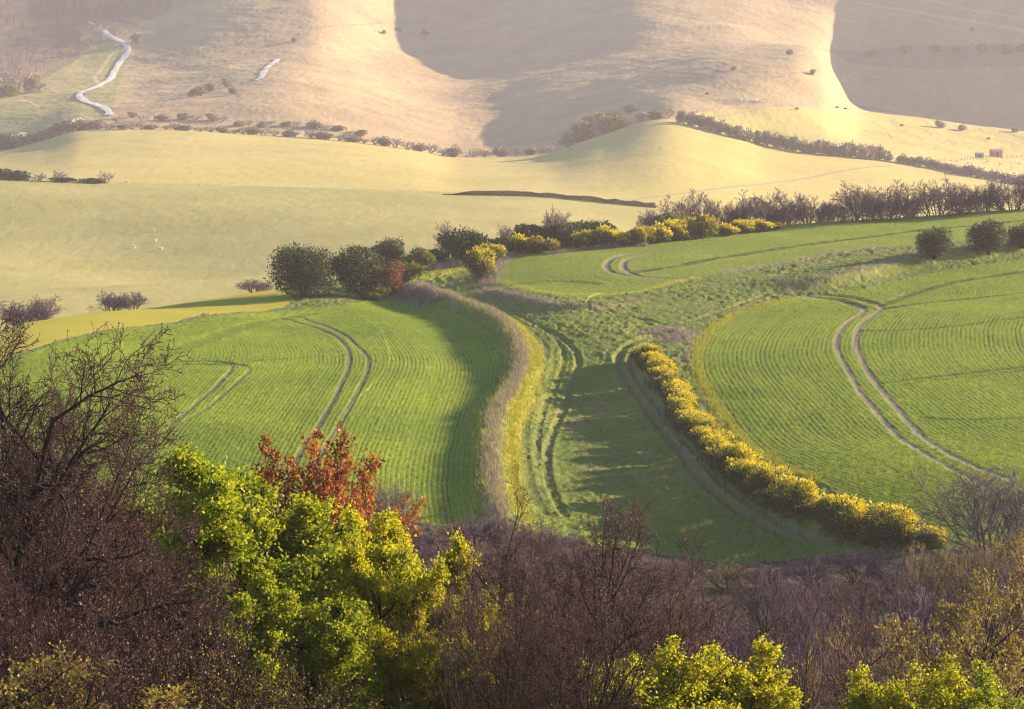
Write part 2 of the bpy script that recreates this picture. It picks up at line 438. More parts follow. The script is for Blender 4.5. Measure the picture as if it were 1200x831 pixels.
# rough pasture: tussocks and hoof marks
k = np.flatnonzero((REG.ravel() == R_PAST) | (REG.ravel() == R_SLOPE) & (Y.ravel() > 195)); x = X.flat[k]; y = Y.flat[k]
t = fbm(x / .9, y / 1.6, 71, 3); t2 = vnoise(x / 6, y / 10, 75)
DZ.flat[k] += (.30 * (t - .5) + .12 * (vnoise(x / .33, y / .6, 77) - .5)) * (.5 + t2)
M.reshape(-1, 4)[k, 2] = np.maximum(M.reshape(-1, 4)[k, 2], np.clip((fbm(x / 1.1, y / 2.4, 81) - .5) * 4, 0, 1) * np.clip(.1 + .9 * (fbm(x / 14, y / 25, 83) - .35) * 3, 0, .7))
# far fields: mown lines, wandering sheep paths along the hillside
k = np.flatnonzero((Y.ravel() > 545)); x = X.flat[k]; y = Y.flat[k]; z = Z.flat[k]
far = y > 1395
DZ.flat[k] += np.where(far, .30 * (fbm(x / 9, z / .9, 91) - .5) + .32 * (fbm(x / 2.2, y / 5, 92) - .5), .16 * (fbm(x / 3, y / 7, 93) - .5))
def fgl(pts, lo, hi, n=8): return ground_line(pts, lo, hi, n)
E_R = (1385, 2150)
def poly_mark(poly, ch, val, lo=1385, soft=.5, seed=0, hi=3000):
    jj = np.flatnonzero((YR > lo) & (YR < hi)); a, b_ = jj[0], jj[-1] + 1
    n = fbm(X[a:b_] / 25, Z[a:b_] / 8, seed) - .5
    m = inside(U[a:b_] + n * 30 * soft, V[a:b_] + n * 18 * soft, poly)
    M[a:b_, :, ch] = np.where(m, np.maximum(M[a:b_, :, ch], val * np.clip(.75 + n, 0, 1)), M[a:b_, :, ch])
poly_mark([(-300, -60), (230, -60), (200, 10), (120, 52), (70, 82), (0, 118), (-300, 160)], 2, .85, seed=101)       # leafless woodland floor
poly_mark([(-200, 118), (40, 92), (110, 55), (150, 62), (140, 100), (130, 138), (90, 152), (-200, 210)], 0, .75, seed=103)   # greener turf
poly_mark([(960, 55), (1010, 60), (1100, 52), (1230, 55), (1230, 76), (1100, 80), (1000, 76)], 2, .55, seed=109)
poly_mark([(180, 164), (250, 170), (320, 176), (390, 172), (360, 180), (270, 180), (190, 172)], 2, .5, lo=950, seed=111, hi=1420)
poly_mark([(830, 117), (870, 115), (900, 121), (850, 123)], 2, .7, seed=112); poly_mark([(940, 126), (1030, 126), (1045, 131), (960, 134)], 2, .6, seed=113)
for i, (pts, w_, s_) in enumerate([
    ([(163, 53), (200, 60), (240, 72), (296, 82)], 1.1, .9), ([(160, 59), (190, 66), (225, 70)], 1.0, .8), ([(240, 55), (270, 49), (310, 43)], 1.0, .7),
    ([(135, 101), (180, 98), (240, 93), (300, 90)], 1.2, .7), ([(120, 103), (112, 90), (125, 72), (138, 58)], 1.6, .9),
    ([(20, 112), (50, 125), (90, 133), (110, 140)], 1.1, .8), ([(998, 0), (1060, 12), (1130, 24), (1210, 39)], 1.1, .9), ([(1060, -6), (1140, 12), (1210, 24)], 1.0, .8),
    ([(990, 2), (1090, 25), (1130, 34)], .7, .5), ([(160, 136), (210, 122), (270, 112)], .9, .6), ([(318, 84), (345, 66), (370, 52)], .9, .5)]):
    mark(fgl(pts, *E_R), w_, 3, s_, 120 + i)
tr = np.random.default_rng(21)
for i in range(16):                                   # sheep paths worn along the contours
    u0 = tr.uniform(120, 1000); v0 = tr.uniform(8, 120); L0 = tr.uniform(60, 190)
    mark(fgl([(u0 + L0 * t_, v0 + 9 * math.sin(3 * t_ + i) + tr.uniform(-2, 2) + 8 * t_) for t_ in (0, .25, .5, .75, 1)], *E_R), .55, [2, 3][i % 2], .55, 160 + i, rough=1.0)
mark(fgl([(700, 237), (790, 228), (880, 217), (960, 206), (1045, 194)], 950, 1395), .9, 1, .85, 140)
mark(fgl([(815, 138), (880, 130), (960, 127), (1030, 128)], 1385, 1760), .8, 1, .6, 141)
mark(fgl([(1105, 189), (1140, 187), (1210, 183)], 1385, 1760), .8, 1, .5, 142)

Z += DZ
U, V = project(X, Y, Z)

# ------------------------------------------------------------------ the sheets of ground, one per field
IDX = np.arange(nR * nC).reshape(nR, nC)
QUAD = np.stack([IDX[:-1, :-1], IDX[:-1, 1:], IDX[1:, 1:], IDX[1:, :-1]], -1).reshape(-1, 4)
QREG = REG[:-1, :-1].ravel()
P3 = np.stack([X, Y, Z], -1).reshape(-1, 3).astype(np.float32)
MF = M.reshape(-1, 4)

def mesh_np(name, co, faces, mat=None, smooth=False, attr=None):
    """mesh from arrays: all faces with the same number of corners"""
    me = bpy.data.meshes.new(name)
    me.vertices.add(len(co)); me.vertices.foreach_set('co', np.ascontiguousarray(co, np.float32).ravel())
    n = faces.shape[1]
    me.loops.add(faces.size); me.loops.foreach_set('vertex_index', faces.astype(np.int32).ravel())
    me.polygons.add(len(faces)); me.polygons.foreach_set('loop_start', np.arange(0, faces.size, n, dtype=np.int32))
    if smooth: me.polygons.foreach_set('use_smooth', np.ones(len(faces), bool))
    me.update(calc_edges=True)
    if attr is not None:
        a = me.attributes.new('mask', 'FLOAT_COLOR', 'POINT'); a.data.foreach_set('color', np.ascontiguousarray(attr, np.float32).ravel())
    if mat: me.materials.append(mat)
    return me

def tag(o, label=None, cat=None, group=None, kind=None):
    if label: o['label'] = label
    if cat: o['category'] = cat
    if group: o['group'] = group
    if kind: o['kind'] = kind
    return o

def sheet(name, reg, mat, label, cat):
    q = QUAD[QREG == reg]
    ids, inv = np.unique(q, return_inverse=True)
    me = mesh_np(name, P3[ids], inv.reshape(-1, 4), mat, True, MF[ids])
    o = bpy.data.objects.new(name, me); COL.objects.link(o)
    return tag(o, label, cat, kind='structure')

CROP = dict(gap=(.026, .046, .012), soil=(.19, .14, .11))
sheet('hillside', R_SLOPE, ground_mat('leaf_litter', (.05, .042, .022), (.08, .07, .03), (.1, .07, .04)), 'leaf strewn woodland floor sloping down under the nearest trees', 'hillside')
sheet('rough_pasture', R_PAST, ground_mat('rough_grass', (.10, .13, .02), (.15, .165, .02), (.05, .085, .02), dry=(.21, .165, .085)), 'tussocky rough grass in the hollow between the crop fields', 'pasture')
sheet('crop_field', R_CL, ground_mat('young_crop', (.125, .178, .010), (.19, .235, .012), (.235, .245, .015), **dict(CROP, soil=(.10, .08, .06))), 'green drilled crop field with curving tyre lines left of the grass verge', 'field')
sheet('crop_field', R_CR, ground_mat('young_crop_b', (.13, .18, .010), (.195, .235, .012), (.235, .24, .015), **CROP), 'green drilled crop field with two pale wheel tracks right of the gorse hedge', 'field')
sheet('crop_field', R_CU, ground_mat('young_crop_c', (.14, .185, .016), (.175, .2, .018), (.2, .2, .025), **CROP), 'strip of green crop below the crest trees with a brown hairpin track', 'field')
sheet('meadow', R_MEAD, ground_mat('yellow_meadow', (.29, .255, .02), (.33, .28, .025), (.32, .24, .06)), 'yellow green grass strip along the crest at the left', 'meadow')
sheet('pasture', R_C, ground_mat('grazed_pasture', (.28, .245, .075), (.34, .28, .10), (.22, .19, .085), big=.03, fine=1.1, stretch=(.4, 1, 1), bump=.2), 'smooth grazed pasture on the middle hill with a few sheep', 'pasture')
sheet('hay_field', R_D, ground_mat('pale_pasture', (.36, .285, .08), (.40, .31, .10), (.28, .21, .09), big=.025, fine=.7, dry=(.33, .2, .13), soil=(.2, .16, .15), stretch=(.5, 1, 1)), 'bright straw yellow field sweeping below the far hedgerow', 'field')
sheet('sheep_field', R_SF, ground_mat('pale_pasture_b', (.35, .28, .08), (.38, .30, .095), (.29, .22, .10), big=.015, fine=.7, dry=(.3, .19, .14), soil=(.24, .18, .15)), 'straw yellow field with two small sheds on the spur at the right', 'field')
sheet('far_hillside', R_E, ground_mat('chalk_down', (.38, .265, .135), (.31, .215, .115), (.17, .12, .07), gap=(.2, .22, .05), dry=(.075, .05, .045), yellow=(.42, .34, .13), soil=(.5, .45, .4), big=.02, fine=.7, stretch=(.35, 1, 3), bump=.35, bumpscale=.6), 'far chalk hillside of folded spurs and shadowed hollows', 'hillside')

def ribbon(name, pts, half, mat, label, cat, lo, hi, lift=.12):
    """a strip of road or path following the ground"""
    ln = resample(ground_line(pts, lo, hi, 10), 2.0)
    d = np.gradient(ln, axis=0); d /= np.hypot(d[:, 0], d[:, 1])[:, None]
    nrm = np.stack([d[:, 1], -d[:, 0]], 1)
    w_ = half * (.75 + .5 * vnoise(np.arange(len(ln)) / 9.0, np.zeros(len(ln)), 3))
    rows = []
    for f in (-1, -.5, 0, .5, 1):
        q = ln + nrm * (w_ * f)[:, None]
        rows.append(np.c_[q, height(q[:, 0], q[:, 1]) + lift - .1 * abs(f)])
    co = np.stack(rows, 1).reshape(-1, 3); n = len(ln)
    a = (np.arange(n - 1)[:, None] * 5 + np.arange(4)[None, :]).ravel()
    me = mesh_np(name, co, np.stack([a, a + 1, a + 6, a + 5], 1), mat, True)
    o = bpy.data.objects.new(name, me); COL.objects.link(o)
    return tag(o, label, cat, kind='structure')

b = NB('bare_chalk'); chalk = b.finish(b.mix(b.noise(.4, 4), (.42, .37, .33), (.58, .52, .46)))
ribbon('chalk_track', [(122, 36), (128, 43), (145, 51), (151, 60), (146, 68), (137, 80), (130, 93), (118, 100), (100, 107), (93, 112), (97, 117), (112, 123), (126, 130), (128, 136)], 2.2, chalk, 'white zigzag chalk track climbing the far hillside at the left', 'track', 1385, 2150, .6)
ribbon('chalk_track', [(325, 70), (318, 76), (311, 83), (306, 91), (299, 95)], 2.0, chalk, 'short white chalk track scar right of the zigzag track', 'track', 1385, 2150, .6)
ribbon('chalk_track', [(104, 26), (107, 28), (111, 30)], 1.4, chalk, 'tiny white chalk scrap above the zigzag track', 'track', 1385, 2200, .6)
# ------------------------------------------------------------------ plant building
def nrm3(x, y, z):
    l = math.sqrt(x * x + y * y + z * z) or 1.0
    return x / l, y / l, z / l

def grow(seed, stems, lv):
    """branching skeleton. lv[k]: seg, wander, up, kids, start, angle, ratio, rr, tap. Returns per level segment arrays and the tips"""
    R = random.Random(seed); g = R.gauss; U_ = R.uniform
    segs = [[] for _ in lv]; tips = []
    def br(p, d, L, r, k):
        sp = lv[k]; fl = sp.get('flat', 1.0); d = nrm3(d[0], d[1], d[2] * fl); n = sp['seg']; st = L / n; w = sp['wander']; up = sp['up']; tap = sp.get('tap', .75)
        nodes = [(p, d, r)]
        for i in range(n):
            d = nrm3(d[0] + g(0, w), d[1] + g(0, w), d[2] + g(0, w) + up)
            q = (p[0] + d[0] * st, p[1] + d[1] * st, p[2] + d[2] * st)
            r2 = r * (1 - tap * (i + 1) / n) ; r1 = r * (1 - tap * i / n)
            segs[k].append((*p, *q, r1, r2)); p = q; nodes.append((p, d, r2))
        if k + 1 < len(lv):
            c = lv[k + 1]; m = sp['kids']; m = int(m) + (R.random() < m - int(m))
            az = U_(0, 6.28)
            for j in range(m):
                f = sp['start'] + (1 - sp['start']) * (j + U_(.2, .9)) / m
                t = f * n; i = min(int(t), n - 1); t -= i
                a, b = nodes[i], nodes[i + 1]
                pp = tuple(a[0][q] * (1 - t) + b[0][q] * t for q in range(3)); dd = b[1]
                az += 2.4 + U_(-.5, .5)
                an = math.radians(sp['angle'] * U_(.7, 1.3))
                ref = (0, 0, 1) if abs(dd[2]) < .9 else (1, 0, 0)
                e1 = nrm3(dd[1] * ref[2] - dd[2] * ref[1], dd[2] * ref[0] - dd[0] * ref[2], dd[0] * ref[1] - dd[1] * ref[0])
                e2 = (dd[1] * e1[2] - dd[2] * e1[1], dd[2] * e1[0] - dd[0] * e1[2], dd[0] * e1[1] - dd[1] * e1[0])
                ca, sa = math.cos(an), math.sin(an); cz, sz = math.cos(az), math.sin(az)
                nd = tuple(dd[q] * ca + (e1[q] * cz + e2[q] * sz) * sa for q in range(3))
                rb = a[2] * (1 - t) + b[2] * t
                br(pp, nd, L * sp['ratio'] * (1.15 - .55 * f) * U_(.75, 1.2), min(rb * .8, r * sp['rr']), k + 1)
        tips.append((*p, *d, k))
    for p, d, L, r in stems: br(p, nrm3(*d), L, r, 0)
    return [np.array(s) if s else np.zeros((0, 8)) for s in segs], np.array(tips)

def tubes(seg, n, rmin=0.0):
    p0, p1 = seg[:, :3], seg[:, 3:6]; r0 = np.maximum(seg[:, 6], rmin); r1 = np.maximum(seg[:, 7], rmin * .8)
    d = p1 - p0; L = np.linalg.norm(d, axis=1, keepdims=True); d = d / np.maximum(L, 1e-9)
    ref = np.where(np.abs(d[:, 2:3]) < .9, np.array([[0, 0, 1.]]), np.array([[1., 0, 0]]))
    e1 = np.cross(d, ref); e1 /= np.linalg.norm(e1, axis=1, keepdims=True); e2 = np.cross(d, e1)
    p1 = p1 + d * np.minimum(r1, .3)[:, None] * .3
    a = np.arange(n) * 2 * math.pi / n
    ring = e1[:, None, :] * np.cos(a)[None, :, None] + e2[:, None, :] * np.sin(a)[None, :, None]
    v = np.concatenate([p0[:, None] + ring * r0[:, None, None], p1[:, None] + ring * r1[:, None, None]], 1)   # m, 2n, 3
    i = np.arange(n); f = np.stack([i, (i + 1) % n, (i + 1) % n + n, i + n], 1)
    m = len(seg)
    return v.reshape(-1, 3), (f[None] + (np.arange(m) * 2 * n)[:, None, None]).reshape(-1, 4)

def join(parts):
    co, fa, k = [], [], 0
    for v, f in parts:
        if len(v): co.append(v); fa.append(f + k); k += len(v)
    return np.concatenate(co), np.concatenate(fa)

def rand_unit(r, n):
    v = r.normal(size=(n, 3)); return v / np.linalg.norm(v, axis=1, keepdims=True)

def leaves(r, pos, axis, size, wide=.6, flat=None):
    """diamond shaped leaves: pos, long axis, length"""
    n = len(pos)
    ax = axis / np.maximum(np.linalg.norm(axis, axis=1, keepdims=True), 1e-9)
    nr = rand_unit(r, n) if flat is None else rand_unit(r, n) * (1 - flat) + np.array([[0, 0, 1.]]) * flat
    sd = np.cross(ax, nr); sd /= np.maximum(np.linalg.norm(sd, axis=1, keepdims=True), 1e-9)
    up = np.cross(sd, ax)
    s = np.asarray(size)[:, None] if np.ndim(size) else np.full((n, 1), size)
    a = pos; b = pos + ax * s * .45 + sd * s * wide * .5 + up * s * .1; c = pos + ax * s; d = pos + ax * s * .45 - sd * s * wide * .5 + up * s * .1
    return np.stack([a, b, c, d], 1).reshape(-1, 3), np.arange(4 * n).reshape(-1, 4)

def wood_mat(name, c1, c2, scale=3.0):
    b = NB(name); return b.finish(b.mix(b.noise(scale, 4, .7), c1, c2), rough=.9)

def leaf_mat(name, c1, c2, c3, trans=.35, scale=1.2, tb=1.5):
    b = NB(name)
    col = b.mix(b.ramp(b.noise(scale, 3), .3, .7), c1, c2)
    g = b.n.new('ShaderNodeNewGeometry')
    col = b.mix(b.ramp(g.outputs['Random Per Island'], .55, 1.0), col, c3)
    gm = b.n.new('ShaderNodeGamma'); b.l.new(col, gm.inputs[0]); gm.inputs[1].default_value = 1.0
    return b.finish(col, rough=.55, spec=.12, trans=(gm.outputs[0], trans))

BARK = wood_mat('dark_bark', (.016, .012, .011), (.042, .03, .026))
BARK2 = wood_mat('grey_bark', (.06, .05, .045), (.12, .095, .08))
TWIG_RED = wood_mat('red_brown_twigs', (.07, .044, .053), (.12, .076, .082), .8)
TWIG_DARK = wood_mat('dark_twigs', (.020, .013, .013), (.040, .026, .024), .8)  # twigs coloured darker in place of self-shade inside dense crowns
TWIG_MAUVE = wood_mat('mauve_twigs', (.095, .060, .082), (.16, .105, .13), .25)
TWIG_TAN = wood_mat('tan_twigs', (.12, .08, .052), (.19, .13, .078), .4)
TWIG_GREY = wood_mat('grey_twigs', (0.1020, 0.0765, 0.0765), (0.1700, 0.1275, 0.1190), .4)
FAR_TWIG = wood_mat('pale_far_twigs', (.19, .155, .14), (.26, .215, .185), .4)  # twig colour paled to stand in for haze over distance
BUD = leaf_mat('red_buds', (.13, .06, .062), (.19, .095, .088), (.26, .14, .10), .3)
BUD_DARK = leaf_mat('dark_buds', (.12, .048, .046), (.17, .072, .066), (.22, .10, .08), .3)
BUD_OLIVE = leaf_mat('yellow_buds', (.24, .17, .02), (.34, .25, .03), (.18, .13, .03), .3)
LIME = leaf_mat('young_leaves', (.22, .25, .006), (.32, .31, .008), (.10, .16, .008), .5, .9)
LIME_Y = leaf_mat('yellow_young_leaves', (.34, .31, .006), (.44, .37, .008), (.18, .22, .008), .5, .9)
COPPER = leaf_mat('copper_leaves', (.17, .042, .012), (.28, .085, .016), (.38, .14, .022), .45)
DARKLEAF = leaf_mat('dark_evergreen_leaves', (.022, .040, .018), (.035, .06, .02), (.06, .085, .02), .15, .6)
THORN = leaf_mat('thorn_leaves', (.011, .026, .015), (.020, .036, .017), (.14, .145, .016), .3, .5)  # the yellow leaf share paints in a sunlit rim
GREENLEAF = leaf_mat('yellow_green_leaves', (.09, .11, .015), (.15, .155, .015), (.22, .20, .02), .35, .5)
REDLEAF = leaf_mat('dull_red_leaves', (.16, .045, .03), (.22, .07, .04), (.12, .06, .04), .35, .5)
FLOWER = leaf_mat('gorse_flowers', (.62, .46, .010), (.66, .50, .012), (.34, .30, .02), .3, .7)
FLOWER_D = leaf_mat('faded_gorse_flowers', (.36, .27, .015), (.42, .31, .02), (.22, .18, .02), .3, .7)
GORSE = leaf_mat('gorse_spines', (.028, .05, .014), (.05, .075, .016), (.10, .11, .02), .2, .7)
BLOSSOM = leaf_mat('pale_blossom', (.6, .55, .40), (.7, .66, .5), (.5, .45, .25), .3, .7)
BLUELEAF = leaf_mat('far_dark_leaves', (.02, .035, .025), (.03, .045, .03), (.04, .05, .03), .1, .6)

def empty(name):
    o = bpy.data.objects.new(name, None); o.empty_display_size = .5; COL.objects.link(o); return o

def part(name, mesh, root):
    o = bpy.data.objects.new(name, mesh); COL.objects.link(o); o.parent = root; return o

class Proto:
    """a plant built once: named part meshes and its height and width, placed any number of times"""
    def __init__(s, name, parts):
        s.name = name; s.parts = [(n, m) for n, m in parts]
        zs = np.concatenate([np.array([v.co[:] for v in m.vertices][::7]) for n, m in parts])
        s.h = float(np.percentile(zs[:, 2], 99.6)); s.w = float(np.percentile(zs[:, 0], 99) - np.percentile(zs[:, 0], 1))
        s.src = None; print('proto', name, round(s.w, 1), round(s.h, 1), sum(len(m.polygons) for n, m in parts))
    def put(s, loc, scale, rot, label, cat, group=None, sx=None, name=None):
        if s.src is None:
            r = empty(name or s.name); kids = [part(n, m, r) for n, m in s.parts]; s.src = (r, kids)
        else:
            r = s.src[0].copy(); r.name = name or s.name; COL.objects.link(r)
            for k in list(r.keys()): del r[k]
            for c in s.src[1]:
                q = c.copy(); COL.objects.link(q); q.parent = r
        r.location = loc; r.rotation_euler = (0, 0, rot); sxx = sx or scale
        r.scale = (sxx, sxx, scale)
        return tag(r, label, cat, group)

def dome_stems(R, n, spread, L, r, base=.25):
    out = []
    for i in range(n):
        a = i * 2.4 + R.uniform(-.4, .4); q = spread * R.uniform(.25, 1)
        out.append(((base * math.cos(a) * R.random(), base * math.sin(a) * R.random(), -.15), (q * math.cos(a), q * math.sin(a), 1), L * R.uniform(.8, 1.1), r * R.uniform(.7, 1.1)))
    return out

def proto_bare(name, seed, stems, lv, bark, twig, rmin, nthick=2, buds=None, budsize=.03, budn=1):
    segs, tips = grow(seed, stems, lv)
    r = np.random.default_rng(seed)
    parts = [('trunk', mesh_np('trunk', *join([tubes(s, 6 if i == 0 else 5, rmin) for i, s in enumerate(segs[:nthick])]), bark, True)),
             ('crown', mesh_np('crown', *join([tubes(s, 3, rmin) for s in segs[nthick:]]), twig))]
    if buds:
        s = segs[-1]; q = np.repeat(s, budn, 0); t = r.random((len(q), 1))
        pos = q[:, :3] * (1 - t) + q[:, 3:6] * t
        ax = (q[:, 3:6] - q[:, :3]); ax = ax / np.linalg.norm(ax, axis=1, keepdims=True) + rand_unit(r, len(q)) * .9
        parts.append(('buds', mesh_np('buds', *leaves(r, pos, ax, budsize * r.uniform(.6, 1.3, len(q)), .7), buds)))
    return Proto(name, parts)

def vnoise3(p, g, seed, zf=1.0):
    z = p[:, 2] / g * zf; k = np.floor(z); t = z - k; t = t * t * (3 - 2 * t)
    q = lambda i: vnoise(p[:, 0] / g + 57.3 * (k + i), p[:, 1] / g + 31.7 * (k + i), seed)
    return q(0) * (1 - t) + q(1) * t

def lobe_points(r, lobes, n, shell=.35):
    """points in the outer shell of overlapping lobes: (centre, radii) ; returns positions and outward directions"""
    vol = np.array([l[3] * l[4] for l in lobes]); pick = r.choice(len(lobes), n, p=vol / vol.sum())
    L = np.array(lobes)[pick]
    d = rand_unit(r, n)
    q = 1 - shell * r.random(n) ** 1.5 + .13 * r.normal(size=n) + .22 * (vnoise(d[:, 0] * 3 + L[:, 0] * 5, d[:, 1] * 3 + d[:, 2] * 4 + L[:, 1] * 7, 3) - .5)
    pos = L[:, :3] + d * L[:, 3:6] * q[:, None]
    return pos, d

def rand_lobes(R, w, h, n, zbase=.0):
    out = []
    for i in range(n):
        a = R.uniform(0, 6.28); q = math.sqrt(R.random()) * .5 * w * .74; t = R.uniform(.22, .8)
        rr = w * R.uniform(.13, .25) * (1.25 - .6 * abs(t - .45))
        out.append((q * math.cos(a), q * math.sin(a), zbase + h * t * (1 - .35 * (q / (.5 * w)) ** 2), rr, rr, rr * h / w * R.uniform(.75, 1.05)))
    out.append((0, 0, zbase + h * .45, w * .31, w * .31, h * .38))
    return out

def proto_bush(name, seed, w, h, n, size, leafm, nl=9, bark=BARK, flower=None, ff=.5, spiky=False, zb=.0, top=.55, wide=.6, partname='foliage', hole=.36):
    R = random.Random(seed); r = np.random.default_rng(seed)
    lobes = rand_lobes(R, w, h, nl, zb)
    pos, d = lobe_points(r, lobes, n)
    keep = (pos[:, 2] > .02) & (vnoise3(pos, w * .11, seed + 7) + .25 * r.random(n) > hole); pos, d = pos[keep], d[keep]
    ax = d * (1.3 if spiky else .4) + rand_unit(r, len(d)) * (.5 if spiky else 1) + np.array([[0, 0, .35]])
    sz = size * r.uniform(.6, 1.4, len(d)) * np.where(r.random(len(d)) < .08, 1.9, 1)
    stems = dome_stems(R, 6, .5, h * .62, .035 * h)
    lv = [dict(seg=4, wander=.12, up=.06, kids=5, start=.3, angle=40, ratio=.5, rr=.5), dict(seg=3, wander=.15, up=.05, kids=0, start=.3, angle=40, ratio=.5, rr=.5)]
    segs, tips = grow(seed, stems, lv)
    parts = [('trunk', mesh_np('trunk', *join([tubes(s, 4) for s in segs]), bark))]
    if flower:
        # flower colour weighted to the sunward top and right, painting a lit side
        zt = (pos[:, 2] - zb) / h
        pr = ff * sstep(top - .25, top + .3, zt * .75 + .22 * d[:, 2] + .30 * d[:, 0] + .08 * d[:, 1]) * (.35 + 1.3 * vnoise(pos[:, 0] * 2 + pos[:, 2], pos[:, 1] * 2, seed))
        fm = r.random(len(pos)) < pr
        parts.append((partname, mesh_np(partname, *leaves(r, pos[~fm], ax[~fm], sz[~fm], wide), leafm)))
        pf = pos[fm] + d[fm] * size * .5
        parts.append(('flowers', mesh_np('flowers', *leaves(r, pf, ax[fm], sz[fm] * .8, .75), flower)))
    else:
        parts.append((partname, mesh_np(partname, *leaves(r, pos, ax, sz, wide), leafm)))
    return Proto(name, parts)

def proto_leafy(name, seed, stems, lv, bark, leafm, rmin, leaf, per, spread, nthick=2, flat=.35, frac=1.0, lastn=1, clump=.0, gap=1.0, sq=1.0):
    """a tree in young leaf: skeleton with leaves gathered along its outer twigs"""
    segs, tips = grow(seed, stems, lv); r = np.random.default_rng(seed)
    for s in segs: s[:, [0, 1, 3, 4]] *= sq
    parts = [('trunk', mesh_np('trunk', *join([tubes(s, 6 if i == 0 else 5, rmin) for i, s in enumerate(segs[:nthick])]), bark, True)),
             ('twigs', mesh_np('twigs', *join([tubes(s, 3, rmin) for s in segs[nthick:]]), bark))]
    s = np.concatenate(segs[-lastn:]); s = s[r.random(len(s)) < frac]
    q = np.repeat(s, per, 0); t = r.random((len(q), 1))
    pos = q[:, :3] * (1 - t) + q[:, 3:6] * t + r.normal(size=(len(q), 3)) * spread * np.array([[1, 1, .6]])
    cl = vnoise3(pos, gap, seed, 1.8) * .65 + vnoise3(pos, gap * .4, seed + 5, 1.5) * .35
    keep = r.random(len(cl)) < sstep(clump - .10, clump + .10, cl); q, pos = q[keep], pos[keep]
    ax = (q[:, 3:6] - q[:, :3]); ax = ax / np.linalg.norm(ax, axis=1, keepdims=True) * .25 + rand_unit(r, len(q))
    parts.append(('crown', mesh_np('crown', *leaves(r, pos, ax, leaf * r.uniform(.55, 1.3, len(q)), .9, flat), leafm)))
    return Proto(name, parts)

def L_(seg, wander, up, kids, start, angle, ratio, rr, tap=.75, flat=1.0):
    return dict(seg=seg, wander=wander, up=up, kids=kids, start=start, angle=angle, ratio=ratio, rr=rr, tap=tap, flat=flat)

ORD = 'first second third fourth fifth sixth seventh eighth ninth tenth eleventh twelfth thirteenth fourteenth fifteenth sixteenth seventeenth eighteenth nineteenth twentieth'.split()
TENS = {20: ('twenty', 'twentieth'), 30: ('thirty', 'thirtieth'), 40: ('forty', 'fortieth'), 50: ('fifty', 'fiftieth'), 60: ('sixty', 'sixtieth')}
def ordn(i):            # 0 -> first
    n = i + 1
    if n <= 20: return ORD[i]
    t = n // 10 * 10
    return TENS[t][1] if n == t else TENS[t][0] + '-' + ORD[n - t - 1]

RR = random.Random(4)
def put_px(proto, u, v, hpx, label, cat, group=None, ylo=195, yhi=490, wpx=None, back=0.0, rot=None, sink=.0, name=None):
    """stand a plant where the ground is seen at (u, v); its size in metres follows from its distance"""
    g = ground(u, v, ylo, yhi)
    if back:
        y = g[1] + back; g = np.array([g[0] * y / g[1], y, 0]); g[2] = float(height(g[0], y))
    s = hpx * g[1] / F / proto.h
    sx = (wpx * g[1] / F / proto.w) if wpx else s
    return proto.put((g[0], g[1], g[2] - sink), s, RR.uniform(0, 6.28) if rot is None else rot, label, cat, group, sx, name)
# ------------------------------------------------------------------ prototypes for the middle distance
LVB = [L_(5, .10, .10, 7, .2, 44, .62, .55), L_(4, .14, .07, 6, .15, 42, .55, .5), L_(3, .16, .06, 8, .1, 38, .55, .5), L_(2, .18, .03, 0, .3, 30, .5, .5)]
dome_bare = [proto_bare('bare_tree', 300 + i, dome_stems(random.Random(i), 9, 1.15, 2.3, .055), LVB, BARK2, TWIG_MAUVE, .009) for i in range(4)]
far_bare = [proto_bare('bare_tree', 320 + i, dome_stems(random.Random(20 + i), 5, .8, 2.6, .13), [L_(4, .1, .05, 5, .2, 40, .65, .55), L_(3, .14, .04, 5, .2, 40, .6, .6), L_(2, .18, .02, 0, .2, 36, .5, .5)], FAR_TWIG, FAR_TWIG, .05) for i in range(3)]
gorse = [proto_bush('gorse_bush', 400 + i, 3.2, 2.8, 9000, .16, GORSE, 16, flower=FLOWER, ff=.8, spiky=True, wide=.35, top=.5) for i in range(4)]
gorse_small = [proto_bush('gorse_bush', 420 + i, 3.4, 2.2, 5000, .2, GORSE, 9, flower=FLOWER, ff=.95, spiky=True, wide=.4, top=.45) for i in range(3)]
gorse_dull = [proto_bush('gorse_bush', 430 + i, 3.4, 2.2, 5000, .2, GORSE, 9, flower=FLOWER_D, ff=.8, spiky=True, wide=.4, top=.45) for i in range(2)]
thorn = [proto_bush('thorn_tree', 440 + i, 7.5, 7.0, 20000, .21, THORN, 24, zb=.2) for i in range(2)]
dark_bush = [proto_bush('evergreen_bush', 450 + i, 5, 4, 7000, .24, DARKLEAF, 10) for i in range(3)]
green_bush = [proto_bush('green_bush', 460 + i, 4, 3, 6000, .22, GREENLEAF, 9) for i in range(2)]
red_tree = proto_bush('red_tree', 470, 3.6, 4.6, 4200, .2, REDLEAF, 8, zb=.3)
far_bush = [proto_bush('hedgerow_bush', 480 + i, 6, 5, 1500, .6, leaf_mat('far_hedge_twigs', (.18, .15, .105), (.24, .19, .125), (.25, .2, .11), .25, .3), 8, zb=-.2) for i in range(3)]  # hedge colour lightened too, haze put into the material
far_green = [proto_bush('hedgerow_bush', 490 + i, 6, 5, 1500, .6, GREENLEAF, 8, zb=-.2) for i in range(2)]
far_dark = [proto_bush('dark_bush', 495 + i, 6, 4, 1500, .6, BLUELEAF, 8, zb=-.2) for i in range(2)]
far_pale = [proto_bush('blossom_bush', 498 + i, 6, 5, 1300, .6, GREENLEAF, 8, flower=BLOSSOM, ff=.9, zb=-.2) for i in range(1)]

